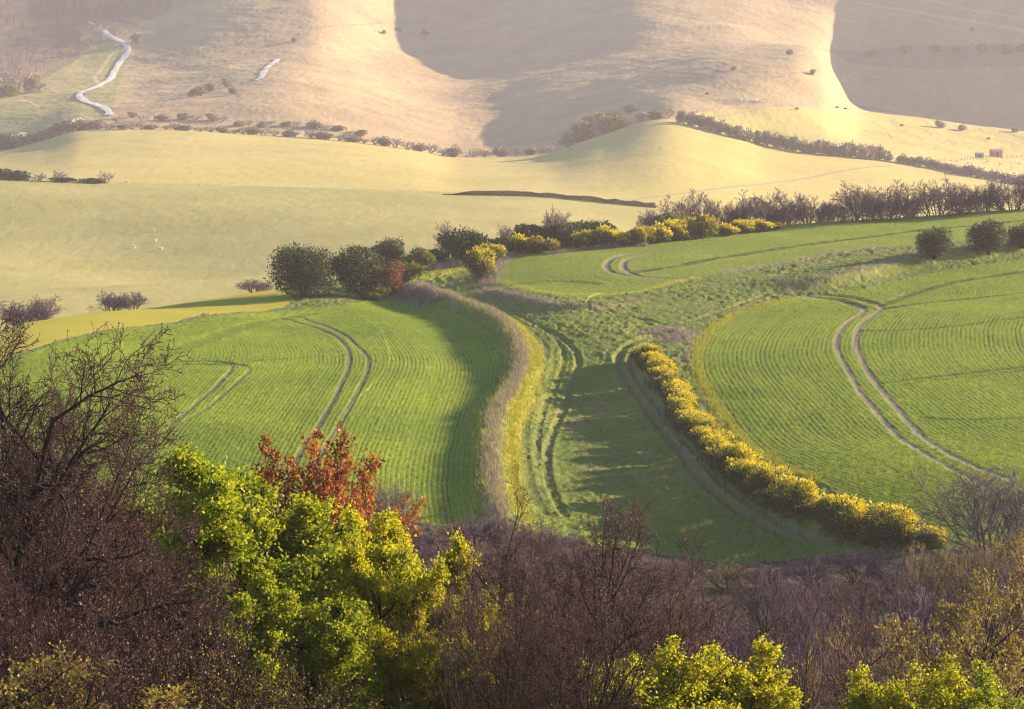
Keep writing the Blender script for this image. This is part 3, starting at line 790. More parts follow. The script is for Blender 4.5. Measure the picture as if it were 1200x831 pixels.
# gorse hedge: bushes one after another along its bank, from the far end to the near end
hp = resample(HEDGE, .25); dense = np.r_[0, np.cumsum(np.hypot(*np.diff(hp, axis=0).T))]
spots = np.linspace(.6, dense[-1] - .5, 62) + np.random.default_rng(3).uniform(-.5, .5, 62)
for i, q in enumerate(spots):
    k = int(np.argmin(np.abs(dense - q))); x, y = hp[k] + np.array([RR.uniform(-.5, .5), RR.uniform(-.5, .5)])
    s = RR.choice([RR.uniform(.5, .75), RR.uniform(.8, .98), RR.uniform(.85, 1.08)]) * (.78 + .30 * i / 62)
    pr = gorse_dull[i % 2] if i % 9 == 4 else gorse[(i * 3) % 4]
    look = 'half green' if i % 9 == 4 else 'low yellow' if s < .8 else 'yellow'
    lab = f'{look} gorse bush, {ordn(i)} from the far end of the hedge between pasture and crop' if 0 < i < 61 else ('gorse bush at the far tip of the yellow hedge, beside the dry grass' if i == 0 else 'last gorse bush at the near end of the yellow hedge, against the wood')
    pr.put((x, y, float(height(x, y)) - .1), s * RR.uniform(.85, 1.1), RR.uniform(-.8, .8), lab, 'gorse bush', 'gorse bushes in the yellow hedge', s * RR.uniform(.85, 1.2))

# trees and bushes along the crest, left part
put_px(thorn[0], 355, 348, 60, 'big round dark thorn tree, leftmost on the crest, casting a long shadow', 'tree', wpx=68, rot=.5)
put_px(thorn[1], 421, 347, 57, 'round thorn tree with sunlit yellow green edge just left of the small red tree', 'tree', wpx=66, rot=2)
put_px(red_tree, 458, 347, 41, 'small dull red leaved tree beside the round thorn tree on the crest', 'tree', wpx=34)
put_px(thorn[0], 457, 318, 38, 'dark green thorn tree standing behind the small red tree', 'tree', wpx=36, back=6, rot=2.6)
put_px(green_bush[0], 489, 318, 28, 'bright yellow green bush right of the red tree at the field corner', 'bush', wpx=40)
put_px(green_bush[1], 472, 336, 26, 'yellow green bush tucked behind the right edge of the red tree', 'bush', wpx=40, back=3)
put_px(green_bush[0], 438, 351, 15, 'low scrubby green bush at the foot of the sunlit thorn tree', 'bush', wpx=40, rot=1)
put_px(dark_bush[0], 513, 312, 20, 'small dark green bush between the yellow green bush and the ivy clad bush', 'bush', wpx=26)
put_px(dome_bare[0], 531, 306, 44, 'bare grey tree rising behind the dark ivy clad bush beside the lane', 'tree', wpx=46, back=3)
put_px(dark_bush[1], 548, 308, 38, 'large dark ivy clad bush beside the lane on the crest', 'bush', wpx=50)
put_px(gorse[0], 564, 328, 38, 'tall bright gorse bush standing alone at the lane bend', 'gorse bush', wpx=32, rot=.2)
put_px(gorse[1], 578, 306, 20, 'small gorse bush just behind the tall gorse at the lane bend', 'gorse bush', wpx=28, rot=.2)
put_px(dark_bush[2], 583, 298, 19, 'small dark bush at the foot of the thin bare tree on the crest', 'bush', wpx=24)
put_px(dome_bare[1], 596, 294, 31, 'thin bare tree with dark ivy low on its trunk, left of the crest gorse', 'tree', wpx=26, back=2)
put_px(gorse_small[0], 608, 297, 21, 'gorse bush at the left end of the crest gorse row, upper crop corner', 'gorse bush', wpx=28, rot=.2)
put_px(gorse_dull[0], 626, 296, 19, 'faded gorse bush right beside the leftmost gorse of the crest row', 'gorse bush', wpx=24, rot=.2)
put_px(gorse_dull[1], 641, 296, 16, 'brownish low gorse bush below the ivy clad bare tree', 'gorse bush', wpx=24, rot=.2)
put_px(dark_bush[0], 628, 292, 26, 'dark green bush behind the faded gorse, left of the ivy clad bare tree', 'bush', wpx=44, back=4)
put_px(dome_bare[2], 651, 290, 42, 'bare tree with dark ivy clad trunk, tallest above the crest gorse row', 'tree', wpx=36, back=5)
put_px(dark_bush[1], 652, 290, 25, 'dark ivy bush wrapping the foot of the tallest bare crest tree', 'bush', wpx=22, back=3)
put_px(dark_bush[2], 668, 291, 24, 'dark bush right of the ivy clad bare tree', 'bush', wpx=28, back=2)
put_px(dark_bush[1], 697, 286, 22, 'wide flat topped dark bush behind the brightest crest gorse', 'bush', wpx=54, back=5, rot=.3)
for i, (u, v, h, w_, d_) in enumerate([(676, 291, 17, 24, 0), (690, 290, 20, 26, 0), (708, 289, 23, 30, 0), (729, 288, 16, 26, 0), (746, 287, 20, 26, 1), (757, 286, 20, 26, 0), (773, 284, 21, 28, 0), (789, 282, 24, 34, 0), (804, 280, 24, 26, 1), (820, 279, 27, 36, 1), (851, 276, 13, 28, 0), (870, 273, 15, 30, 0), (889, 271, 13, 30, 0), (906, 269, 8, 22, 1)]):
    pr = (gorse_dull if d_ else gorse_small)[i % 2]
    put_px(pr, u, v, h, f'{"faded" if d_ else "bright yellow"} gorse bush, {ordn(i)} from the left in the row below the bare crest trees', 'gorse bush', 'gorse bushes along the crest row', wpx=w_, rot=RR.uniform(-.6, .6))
# bare trees beyond the crest, right part
put_px(dark_bush[2], 779, 268, 26, 'dark evergreen bush against the leftmost bare tree of the long crest row', 'bush', wpx=30, back=8)
put_px(green_bush[1], 795, 275, 22, 'olive green bush under the leftmost bare tree of the long crest row', 'bush', wpx=40, back=3)
for i, (u, v, h, w_, b_) in enumerate([(763, 277, 26, 30, 6), (806, 272, 47, 62, 8), (846, 269, 36, 40, 8), (866, 268, 34, 40, 9), (891, 268, 40, 62, 9), (924, 267, 32, 44, 9), (948, 266, 31, 48, 9), (977, 264, 24, 34, 10),
                                       (1012, 263, 40, 62, 9), (1041, 262, 42, 58, 9), (1066, 260, 28, 34, 10), (1099, 258, 40, 56, 8), (1130, 256, 34, 40, 9), (1153, 254, 34, 36, 9), (1187, 251, 41, 56, 8), (1222, 248, 40, 56, 8)]):
    put_px(dome_bare[(i * 3 + 1) % 4], u, v, h * 1.3, f'bare purple grey tree, {ordn(i)} from the left in the long row on the crest', 'tree', 'bare trees in the long crest row', wpx=w_ * 1.18, back=b_, sink=.22 * h * .135)
put_px(thorn[0], 1095, 303, 36, 'dark thorn bush on the bank at the right, left one of the three', 'bush', wpx=38)
put_px(thorn[1], 1158, 298, 39, 'thorn bush on the bank at the right with yellow green sunlit top', 'bush', wpx=42)
put_px(thorn[0], 1199, 291, 28, 'dark thorn bush on the bank cut by the right picture edge', 'bush', wpx=34, rot=3)
put_px(dome_bare[0], 22, 381, 34, 'bare grey treetop showing over the grass crest, nearest the left edge', 'tree', wpx=66, back=9)
put_px(dome_bare[1], 48, 378, 30, 'bare grey treetop over the grass crest, just right of the leftmost one', 'tree', wpx=44, back=10)
put_px(dome_bare[2], 132, 364, 27, 'wide bare treetop over the grass crest left of the round thorn tree', 'tree', wpx=46, back=8)
put_px(dome_bare[3], 157, 361, 24, 'smaller bare treetop touching the wide bare treetop over the grass crest', 'tree', wpx=40, back=9)
put_px(dome_bare[0], 297, 345, 17, 'low bare treetop peeping over the crest close to the round thorn tree', 'tree', wpx=44, back=8)

# ------------------------------------------------------------------ far hedges and trees
D_ = dict(ylo=945, yhi=1500)
def dv(u): return float(np.interp(u, UC, VD))
i = 0
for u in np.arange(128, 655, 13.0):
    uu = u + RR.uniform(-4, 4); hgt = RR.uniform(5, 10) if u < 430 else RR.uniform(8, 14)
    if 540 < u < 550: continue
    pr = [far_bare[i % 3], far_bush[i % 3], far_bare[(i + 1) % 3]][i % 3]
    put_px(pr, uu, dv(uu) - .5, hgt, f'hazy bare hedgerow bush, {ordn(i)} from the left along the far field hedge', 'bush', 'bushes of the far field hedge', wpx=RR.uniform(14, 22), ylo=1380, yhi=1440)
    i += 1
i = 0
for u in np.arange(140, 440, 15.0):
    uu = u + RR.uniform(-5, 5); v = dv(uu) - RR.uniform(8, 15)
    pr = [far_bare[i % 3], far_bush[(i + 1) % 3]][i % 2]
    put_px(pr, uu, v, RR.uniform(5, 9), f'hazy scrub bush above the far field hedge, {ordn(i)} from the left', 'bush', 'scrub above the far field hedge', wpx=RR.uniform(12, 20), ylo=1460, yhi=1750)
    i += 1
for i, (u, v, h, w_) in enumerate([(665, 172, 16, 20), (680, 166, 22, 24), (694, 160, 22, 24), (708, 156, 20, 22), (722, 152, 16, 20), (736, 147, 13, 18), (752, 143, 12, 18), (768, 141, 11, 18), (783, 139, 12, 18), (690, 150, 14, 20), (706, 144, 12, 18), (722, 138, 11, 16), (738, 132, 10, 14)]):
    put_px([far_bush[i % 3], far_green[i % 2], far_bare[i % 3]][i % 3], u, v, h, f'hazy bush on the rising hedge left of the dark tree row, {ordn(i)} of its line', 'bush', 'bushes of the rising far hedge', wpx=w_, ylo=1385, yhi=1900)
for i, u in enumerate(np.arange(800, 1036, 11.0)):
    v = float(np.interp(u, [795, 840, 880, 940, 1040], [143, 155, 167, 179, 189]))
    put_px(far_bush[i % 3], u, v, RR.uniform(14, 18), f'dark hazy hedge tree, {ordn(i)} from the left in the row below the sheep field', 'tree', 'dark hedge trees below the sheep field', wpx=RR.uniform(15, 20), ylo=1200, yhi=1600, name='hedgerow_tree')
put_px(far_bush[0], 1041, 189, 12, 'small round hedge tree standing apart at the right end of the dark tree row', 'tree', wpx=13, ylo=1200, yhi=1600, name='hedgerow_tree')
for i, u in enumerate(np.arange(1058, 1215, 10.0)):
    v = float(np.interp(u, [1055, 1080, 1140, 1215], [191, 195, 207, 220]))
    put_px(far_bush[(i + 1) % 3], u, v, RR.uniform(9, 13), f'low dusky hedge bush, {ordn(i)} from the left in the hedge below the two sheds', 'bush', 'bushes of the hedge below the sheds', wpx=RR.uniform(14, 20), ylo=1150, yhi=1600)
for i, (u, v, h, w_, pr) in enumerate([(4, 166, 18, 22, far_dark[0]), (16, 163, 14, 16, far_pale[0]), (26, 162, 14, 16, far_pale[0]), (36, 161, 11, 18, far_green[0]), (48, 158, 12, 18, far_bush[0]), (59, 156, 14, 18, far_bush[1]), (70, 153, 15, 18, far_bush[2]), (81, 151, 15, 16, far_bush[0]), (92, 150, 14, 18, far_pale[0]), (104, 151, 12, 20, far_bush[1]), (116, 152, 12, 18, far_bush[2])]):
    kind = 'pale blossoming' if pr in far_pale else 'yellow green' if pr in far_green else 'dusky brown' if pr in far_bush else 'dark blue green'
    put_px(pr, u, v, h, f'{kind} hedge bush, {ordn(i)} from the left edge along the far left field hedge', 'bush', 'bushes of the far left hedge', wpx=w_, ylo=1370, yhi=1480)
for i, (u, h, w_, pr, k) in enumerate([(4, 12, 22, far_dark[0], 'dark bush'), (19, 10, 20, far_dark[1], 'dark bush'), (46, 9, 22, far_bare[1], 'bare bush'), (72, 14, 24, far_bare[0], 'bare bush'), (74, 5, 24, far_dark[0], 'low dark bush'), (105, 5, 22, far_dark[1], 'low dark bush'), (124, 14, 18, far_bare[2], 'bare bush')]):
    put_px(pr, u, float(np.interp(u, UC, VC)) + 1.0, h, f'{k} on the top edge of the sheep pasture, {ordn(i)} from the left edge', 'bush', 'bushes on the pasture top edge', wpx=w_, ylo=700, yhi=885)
for i, (u, v, h, t) in enumerate([(925, 64, 6, 'a'), (860, 82, 5, 'b'), (952, 88, 7, 'c'), (160, 50, 12, 'd'), (345, 49, 6, 'e'), (225, 113, 9, 'f'), (235, 112, 11, 'g'), (246, 107, 11, 'h'), (266, 102, 10, 'i'), (274, 110, 8, 'j'), (1139, 36, 4, 'k'), (498, 42, 7, 'l'), (450, 40, 5, 'm'), (468, 36, 5, 'n'), (1102, 150, 9, 'o'), (1128, 153, 7, 'p'), (1190, 155, 7, 'q'),
                                 (1020, 66, 8, 'r'), (1060, 62, 8, 's'), (1095, 60, 9, 't'), (1120, 64, 9, 'u'), (1150, 60, 9, 'v'), (1176, 63, 10, 'w'), (1196, 60, 9, 'x')]):
    wher = {'a': 'above the bright shoulder of the right spur', 'b': 'on the open bright slope left of the right spur shoulder', 'c': 'on the shadow edge of the right spur', 'd': 'at the top bend of the white zigzag track', 'e': 'high on the slope above the short chalk scar', 'f': 'lowest of the four scrub bushes below the short chalk scar', 'g': 'second lowest of the scrub bushes below the short chalk scar', 'h': 'third of the scrub bushes climbing to the short chalk scar', 'i': 'nearest the short chalk scar of the scrub bushes', 'j': 'just right of the scrub bushes below the short chalk scar', 'k': 'under the grassy path at the top right corner', 'l': 'right one of three on the brow of the bright triangle slope', 'm': 'left one of three on the brow of the bright triangle slope', 'n': 'middle one of three on the brow of the bright triangle slope', 'o': 'left of three in the shadow just above the right ridge', 'p': 'middle of three in the shadow just above the right ridge', 'q': 'right of three in the shadow just above the right ridge',
            'r': 'first from the left in the scrub line on the shaded right slope', 's': 'second from the left in the scrub line on the shaded right slope', 't': 'third from the left in the scrub line on the shaded right slope', 'u': 'fourth from the left in the scrub line on the shaded right slope', 'v': 'fifth from the left in the scrub line on the shaded right slope', 'w': 'sixth from the left in the scrub line on the shaded right slope', 'x': 'rightmost in the scrub line on the shaded right slope'}[t]
    put_px(far_bush[i % 3], u, v, h, 'lone bush ' + wher, 'bush', wpx=h * 1.3, ylo=1400, yhi=2300, name='hillside_bush')
for i, (u, v, h, w_, lab) in enumerate([(8, 106, 28, 34, 'pinkish bare tree at the foot of the far wood by the left edge'), (22, 102, 22, 26, 'second pinkish bare tree right of the one by the left edge below the far wood'), (38, 108, 20, 30, 'dark rounded tree below the far wood, right of the pinkish bare trees'), (12, 112, 12, 22, 'small olive bush below the pinkish bare trees of the far wood')]):
    put_px([far_bare[0], far_bare[1], far_bush[0], far_green[0]][i], u, v, h, lab, 'tree' if i < 3 else 'bush', wpx=w_, ylo=1400, yhi=2300)
# the far wood on the dark slope: one mass of leafless crowns
wr = np.random.default_rng(12); segl = []
for i in range(330):
    u = wr.uniform(-60, 210); v = wr.uniform(-25, 112)
    if not inside(np.array([u]), np.array([v]), [(-60, -30), (215, -30), (200, 5), (150, 35), (105, 50), (70, 78), (0, 104), (-60, 112)])[0]: continue
    g = ground(u, v, 1400, 2600); hh = wr.uniform(7, 11)
    sg, _ = grow(900 + i, [((g[0], g[1], g[2] - .5), (wr.normal() * .1, wr.normal() * .1, 1), hh * .8, .3)], [L_(3, .06, .03, 7, .25, 48, .5, .5), L_(2, .1, .08, 4, .3, 40, .5, .6), L_(1, .1, .05, 0, .3, 40, .5, .6)])
    segl += [tubes(s, 3, .07) for s in sg]
o = bpy.data.objects.new('far_wood', mesh_np('far_wood', *join(segl), wood_mat('far_wood_twigs', (.07, .05, .05), (.11, .075, .07), .05))); COL.objects.link(o)
tag(o, 'leafless purple grey wood covering the dark slope at the top left', 'wood', kind='stuff')
HEDGEM = wood_mat('dusky_hedge', (.014, .017, .026), (.022, .025, .034), .3)
# the thin dark hedge along the middle hill's brow
r = np.random.default_rng(55); pos = []
ln = resample(ground_line([(520, 228.3), (560, 229), (600, 229.8), (640, 231.5), (690, 236), (730, 240.5), (768, 244)], 800, 900), .12)
hh = 1.35 * sstep(0, 12, np.arange(len(ln)) * .12) * (.75 + .5 * vnoise(np.arange(len(ln)) / 25.0, np.zeros(len(ln)), 5))
for k in range(75):
    q = ln + r.normal(size=ln.shape) * .22
    pos.append(np.c_[q, height(q[:, 0], q[:, 1]) + r.random(len(ln)) * hh])
pos = np.concatenate(pos)
o = bpy.data.objects.new('hedge', mesh_np('hedge', *leaves(r, pos, rand_unit(r, len(pos)) + np.array([[0, 0, .8]]), .24 * r.uniform(.6, 1.3, len(pos)), .4), HEDGEM)); COL.objects.link(o)
tag(o, 'long thin dark hedge along the brow of the middle pasture hill', 'hedge')
# ------------------------------------------------------------------ the wood in front: trees close to the camera
def at(u, Yd):
    s = float(s_at(u, 600)); return s * Yd, Yd, float(height(s * Yd, Yd))

def top_h(u, v, Yd):
    """height of a tree standing at distance Yd whose top is seen at row v"""
    return float(z_at(v, Yd)) - at(u, Yd)[2]

def place_near(pr, u, vtop, Yd, label, cat='tree', group=None, wpx=None, rot=None, name=None):
    x, y, z = at(u, Yd); s = top_h(u, vtop, Yd) / pr.h
    sx = wpx * Yd / F / pr.w if wpx else s
    return pr.put((x, y, z - .05), s, RR.uniform(0, 6.28) if rot is None else rot, label, cat, group, sx, name)

# dark bare trees with reddish buds at the left
LVT = [L_(9, .06, .02, 15, .22, 52, .50, .42, .8), L_(7, .13, .03, 9, .18, 46, .50, .5), L_(6, .17, .03, 7, .15, 42, .50, .5), L_(4, .20, .03, 6, .1, 42, .55, .5), L_(3, .22, .02, 0, .2, 40, .5, .6)]
big_bare = [proto_bare('bare_tree', 601 + i, [((0, 0, -.3), (.10, .05, 1), 9.6, .24), ((.2, .1, -.2), (.42, -.1, 1), 8.0, .15), ((-.2, .1, -.2), (-.35, .2, 1), 8.4, .16)], LVT, BARK, TWIG_DARK, .0055, 2, BUD_DARK, .042, 1) for i in range(2)]
place_near(big_bare[0], -45, 372, 61, 'large dark bare tree with reddish buds filling the left edge of the picture', rot=.3, wpx=470)
place_near(big_bare[1], 75, 478, 70, 'dark tangled bare tree right of the largest bare tree', rot=2.0, wpx=330)
place_near(big_bare[0], 130, 590, 66, 'shaded brown bare tree low at the left, under the two taller bare trees', rot=4.1, wpx=330)
place_near(big_bare[1], -10, 640, 57, 'dark bare tree in the bottom left corner thicket', rot=5.2, wpx=330)

place_near(big_bare[1], 35, 425, 76, 'dark bare tree behind the largest bare tree at the left edge', rot=3.3, wpx=380)
# upright bare trees in the middle
LVU = [L_(10, .05, .05, 12, .2, 40, .42, .40, .8), L_(6, .10, .07, 7, .15, 40, .48, .5), L_(5, .14, .06, 6, .12, 38, .52, .5), L_(3, .18, .04, 5, .1, 38, .55, .5), L_(3, .2, .03, 0, .2, 40, .5, .6)]
up_bare = [proto_bare('bare_tree', 620 + i, [((0, 0, -.3), (.05, .05, 1), 9.0, .17), ((.25, .1, -.2), (.28, .1, 1), 8.0, .11), ((-.3, .1, -.2), (-.26, .0, 1), 8.3, .11), ((0, .3, -.2), (.1, .35, 1), 7.4, .09), ((.1, -.3, -.2), (-.1, -.3, 1), 7.6, .09)], LVU, BARK, TWIG_DARK, .0055, 2, BUD, .042, 1) for i in range(2)]
place_near(up_bare[0], 592, 578, 76, 'upright bare tree with dark stems just right of the lime green tree', rot=.4, wpx=190)
place_near(up_bare[1], 702, 588, 79, 'bare tree with one tall forked leader rising over the middle pasture', rot=1.9, wpx=210)
place_near(up_bare[0], 650, 655, 70, 'shorter spreading bare tree between the two upright bare trees', rot=3.5, wpx=220)
place_near(up_bare[1], 560, 690, 72, 'bare many stemmed tree against the right flank of the lime green tree', rot=5.0, wpx=170)
place_near(up_bare[1], 770, 690, 84, 'thin bare tree behind the lime green bush at the bottom middle', rot=.9, wpx=190)

LVG = [L_(7, .07, .02, 14, .15, 60, .52, .45, .8), L_(6, .12, .00, 9, .2, 46, .52, .5, .75, .75), L_(5, .14, .00, 8, .2, 44, .52, .5, .75, .6), L_(5, .16, .06, 0, .15, 42, .75, .5, .75, .7)]
def lime_stems(R): return [((0, 0, -.3), (.05, 0, 1), 6.3, .16), ((.3, .1, -.2), (.55, .0, 1), 6.6, .12), ((-.3, .1, -.2), (-.55, .1, 1), 6.6, .12), ((0, .3, -.2), (.1, .5, 1), 6.0, .1), ((.1, -.3, -.2), (-.05, -.5, 1), 6.2, .1)]
lime = [proto_leafy('leafy_tree', 640 + i, lime_stems(R_), LVG, BARK, m, .011, .064, 26, .12, lastn=1, frac=1.0, clump=.46, gap=.36, flat=.2, sq=(.68, .52)[i]) for i, (R_, m) in enumerate([(None, LIME_Y), (None, LIME)])]
place_near(lime[0], 392, 620, 82, 'large lime green tree in fresh leaf in front of the copper tree', rot=.5, wpx=420)
place_near(lime[1], 226, 550, 76, 'lime green tree in fresh leaf beside the dark bare trees at the left', rot=2.2, wpx=390)
place_near(lime[0], 318, 618, 85, 'lime green tree squeezed between the left lime green tree and the large one', rot=4.0, wpx=330)
place_near(lime[0], 455, 646, 74, 'lower lime green tree at the right flank of the large one', rot=3.9, wpx=285)
place_near(lime[1], 330, 690, 71, 'shaded green leafy tree low in front of the large lime green tree', rot=1.2, wpx=260)
LVS = [L_(5, .10, .04, 9, .15, 42, .6, .5, .8), L_(5, .14, .03, 8, .15, 40, .5, .5), L_(4, .16, .03, 6, .15, 40, .5, .5), L_(3, .18, .03, 0, .15, 40, .5, .5)]
lime_bush = [proto_leafy('leafy_bush', 650 + i, dome_stems(random.Random(650 + i), 9, .9, 3.6, .06), LVS, BARK, m, .007, .055, 12, .08, lastn=1, frac=1.0, clump=.45, gap=.26, flat=.2, sq=.55) for i, m in enumerate([LIME_Y, LIME])]
place_near(lime_bush[0], 818, 760, 71, 'lime green bush in fresh leaf at the bottom, right of the bare trees', 'bush', rot=.3, wpx=235)
place_near(lime_bush[1], 705, 785, 74, 'lime green bush half hidden behind the bare stems at the bottom middle', 'bush', rot=1.7, wpx=200)
place_near(lime_bush[0], 1085, 784, 69, 'lime green bush with long shoots at the bottom right', 'bush', rot=2.6, wpx=170)
place_near(lime_bush[1], 1180, 796, 67, 'lime green bush in the bottom right corner', 'bush', rot=4.4, wpx=170)
# the copper tree
copper = proto_leafy('copper_tree', 660, [((0, 0, -.3), (.03, .05, 1), 7.4, .15), ((.2, .1, -.2), (.42, .0, 1), 6.8, .1), ((-.2, .1, -.2), (-.40, .1, 1), 7.0, .1), ((.1, .1, -.2), (.15, -.3, 1), 7.0, .1), ((-.1, .1, -.2), (-.15, .3, 1), 7.0, .1)],
                     [L_(8, .06, .06, 13, .25, 34, .42, .45, .8), L_(5, .09, .10, 7, .15, 32, .5, .5), L_(4, .12, .08, 5, .1, 32, .5, .5), L_(3, .14, .06, 0, .15, 30, .5, .5)], BARK, COPPER, .008, .085, 8, .07, flat=.1, frac=.9)
place_near(copper, 356, 520, 96, 'copper leaved tree with rust red upright shoots above the lime green tree', rot=.8, wpx=262)

# the mauve wood along the foot of the fields
LVW = [L_(5, .10, .07, 7, .2, 40, .6, .5), L_(4, .14, .06, 6, .12, 38, .55, .5), L_(3, .17, .05, 6, .1, 36, .55, .5), L_(3, .2, .03, 0, .2, 36, .5, .5)]
wood_p = [proto_bare('bare_bush', 700 + i, dome_stems(random.Random(70 + i), 8, .95, 3.2, .085), LVW, BARK, [TWIG_MAUVE, TWIG_MAUVE, TWIG_RED, TWIG_TAN][i], .0125, 2, BUD if i < 3 else BUD_OLIVE, .055, 1) for i in range(4)]
rows = [(203, [(430, 612), (470, 607), (510, 604), (550, 603), (590, 609), (630, 617), (665, 622)], 62),
        (192, [(450, 626), (500, 622), (560, 620), (615, 628), (668, 634), (712, 640), (760, 648), (800, 656), (850, 662), (905, 660), (950, 652), (1000, 642), (1045, 640), (1095, 634), (1150, 628), (1205, 622)], 74),
        (176, [(480, 640), (545, 638), (610, 645), (690, 650), (760, 660), (830, 672), (900, 674), (965, 664), (1030, 655), (1100, 648), (1170, 642), (1235, 640)], 92),
        (158, [(520, 655), (600, 662), (680, 670), (760, 680), (840, 692), (920, 692), (1000, 682), (1080, 672), (1165, 664), (1240, 662)], 112),
        (138, [(470, 676), (560, 690), (660, 698), (760, 706), (850, 718), (935, 716), (1030, 708), (1120, 700), (1215, 694)], 130),
        (118, [(640, 730), (740, 738), (850, 752), (930, 736), (1010, 744), (1110, 752), (1200, 742)], 150),
        (97, [(905, 770), (975, 742), (1040, 790)], 150)]
rname = ['at the field edge, in the farthest row', 'in the second row from the fields', 'in the third row from the fields', 'in the fourth row from the fields', 'in the fifth row from the fields', 'in the sixth row from the fields', 'in the nearest row, by the lime bushes']
n = 0
for k, (Yd, tops, wp) in enumerate(rows):
    for i, (u, vt) in enumerate(tops):
        t = [0, 1, 2, 1, 0, 3, 2, 0][(i * 3 + k * 5) % 8]
        if k == 6 or u > 1080 and k in (1, 2): t = 3
        cn = ['mauve', 'mauve', 'red brown', 'tan'][t]
        place_near(wood_p[t], u + RR.uniform(-10, 10), vt + RR.uniform(-12, 14), Yd + RR.uniform(-4, 4), f'{cn} bare bush, {ordn(i)} from the left {rname[k]}', 'bush', 'bare bushes of the wood', wpx=wp * RR.uniform(.8, 1.15))
        n += 1
# budding and single trees at the right
olive = proto_bare('budding_tree', 720, dome_stems(random.Random(9), 8, .8, 4.6, .09), LVT[1:], BARK, TWIG_TAN, .008, 2, BUD_OLIVE, .075, 2)
place_near(olive, 1135, 690, 108, 'bare tree flecked with yellow buds at the right, above the lime bushes', rot=.6, wpx=230)
place_near(olive, 55, 762, 54, 'sparse bush flecked with yellow green buds in the bottom left corner', 'bush', rot=5.5, wpx=330, name='budding_bush')
place_near(olive, 1210, 640, 150, 'tan budding tree below the lone pale bare tree at the right edge', rot=2.6, wpx=150)
pale = proto_bare('bare_tree', 730, dome_stems(random.Random(3), 9, 1.3, 3.6, .09), LVB, TWIG_GREY, TWIG_GREY, .012)
place_near(pale, 1162, 546, 199, 'lone pale bare tree spreading in front of the wheel tracks at the right', rot=.5, wpx=155)
place_near(pale, 462, 562, 204, 'thin grey bare tree behind the copper tree at the crop edge', rot=2.5, wpx=70)
wood_dark = [proto_bare('bare_bush', 740 + i, dome_stems(random.Random(90 + i), 10, .95, 3.2, .06), LVW, BARK, TWIG_DARK, .007, 2, [BUD_DARK, BUD_OLIVE][i], .045, 1) for i in range(2)]
for i, (u, v, Yd, w_, t, lab) in enumerate([(225, 742, 59, 350, 1, 'dark twiggy bush at the bottom left beside the shaded green tree'), (320, 790, 57, 300, 1, 'dark twiggy bush at the bottom in front of the lime green trees'),
    (10, 690, 55, 360, 0, 'dark twiggy bush low at the left edge under the bare trees'), (135, 690, 61, 380, 0, 'dark twiggy bush between the bare trees and the lime green tree'),
    (60, 590, 78, 330, 0, 'dense dark bush behind the bare trees at the left edge'), (150, 610, 82, 280, 0, 'dense dark bush behind the left lime green tree')]):
    place_near(wood_dark[t], u, v, Yd, lab, 'bush', rot=i * 1.3, wpx=w_)
thin = [proto_bare('bare_tree', 760 + i, [((0, 0, -.3), (.08, .05, 1), 7.0, .12), ((.2, .1, -.2), (.5, .1, 1), 6.4, .09), ((-.2, .1, -.2), (-.5, .0, 1), 6.4, .09), ((0, .2, -.2), (.1, .6, 1), 6.0, .08)],
     [L_(8, .07, .04, 9, .2, 46, .5, .42, .8), L_(6, .12, .05, 7, .15, 42, .52, .5), L_(5, .15, .04, 6, .12, 40, .52, .5), L_(3, .18, .03, 0, .1, 40, .5, .5)], BARK, [TWIG_DARK, TWIG_MAUVE][i], .008, 2, BUD_DARK, .045, 1) for i in range(2)]
for i, (u, v, Yd, w_, t, lab) in enumerate([(800, 652, 128, 150, 0, 'bare tree with dark visible limbs in the wood under the shaded pasture'), (880, 668, 112, 190, 0, 'bare tree with dark forked limbs in the middle of the mauve wood'),
    (965, 652, 140, 140, 1, 'mauve bare tree in the wood below the near end of the yellow hedge'), (1040, 668, 122, 170, 0, 'bare tree with dark limbs in the wood left of the tree with yellow buds'),
    (940, 705, 98, 190, 1, 'mauve bare tree low in the wood between the two lime green bushes'), (1010, 712, 90, 190, 0, 'dark limbed bare tree rising behind the bottom right lime green bushes'), (578, 628, 63, 190, 0, 'dark slender bare tree in front, its stems crossing the right lime green leaves'), (668, 662, 62, 230, 0, 'dark slender bare tree in front of the half hidden lime green bush'), (740, 655, 100, 190, 1, 'mauve bare tree at the right of the tall forked bare tree')]):
    place_near(thin[t], u, v, Yd, lab, rot=i * .9, wpx=w_)

# ------------------------------------------------------------------ grasses
def blades(r, x, y, h, w, lean=.35):
    """upright grass blades: one tapered triangle pair each"""
    n = len(x); z = height(x, y); a = r.uniform(0, 6.28, n)
    d = np.stack([np.cos(a), np.sin(a), np.zeros(n)], 1)
    tip = np.stack([r.normal(size=n) * lean, r.normal(size=n) * lean, np.ones(n)], 1) * h[:, None]
    b = np.c_[x, y, z - .03]
    v = np.stack([b - d * w[:, None] / 2, b + d * w[:, None] / 2, b + tip * .6 + d * w[:, None] * .4, b + tip], 1)
    return v.reshape(-1, 3), np.arange(4 * n).reshape(-1, 4)

def strip(r, line, n, sd, off=0.0):
    ln = resample(line, .15); k = r.integers(0, len(ln) - 1, n)
    d = np.gradient(ln, axis=0); d /= np.hypot(d[:, 0], d[:, 1])[:, None]
    o_ = off + r.normal(size=n) * sd
    return ln[k, 0] + d[k, 1] * o_, ln[k, 1] - d[k, 0] * o_

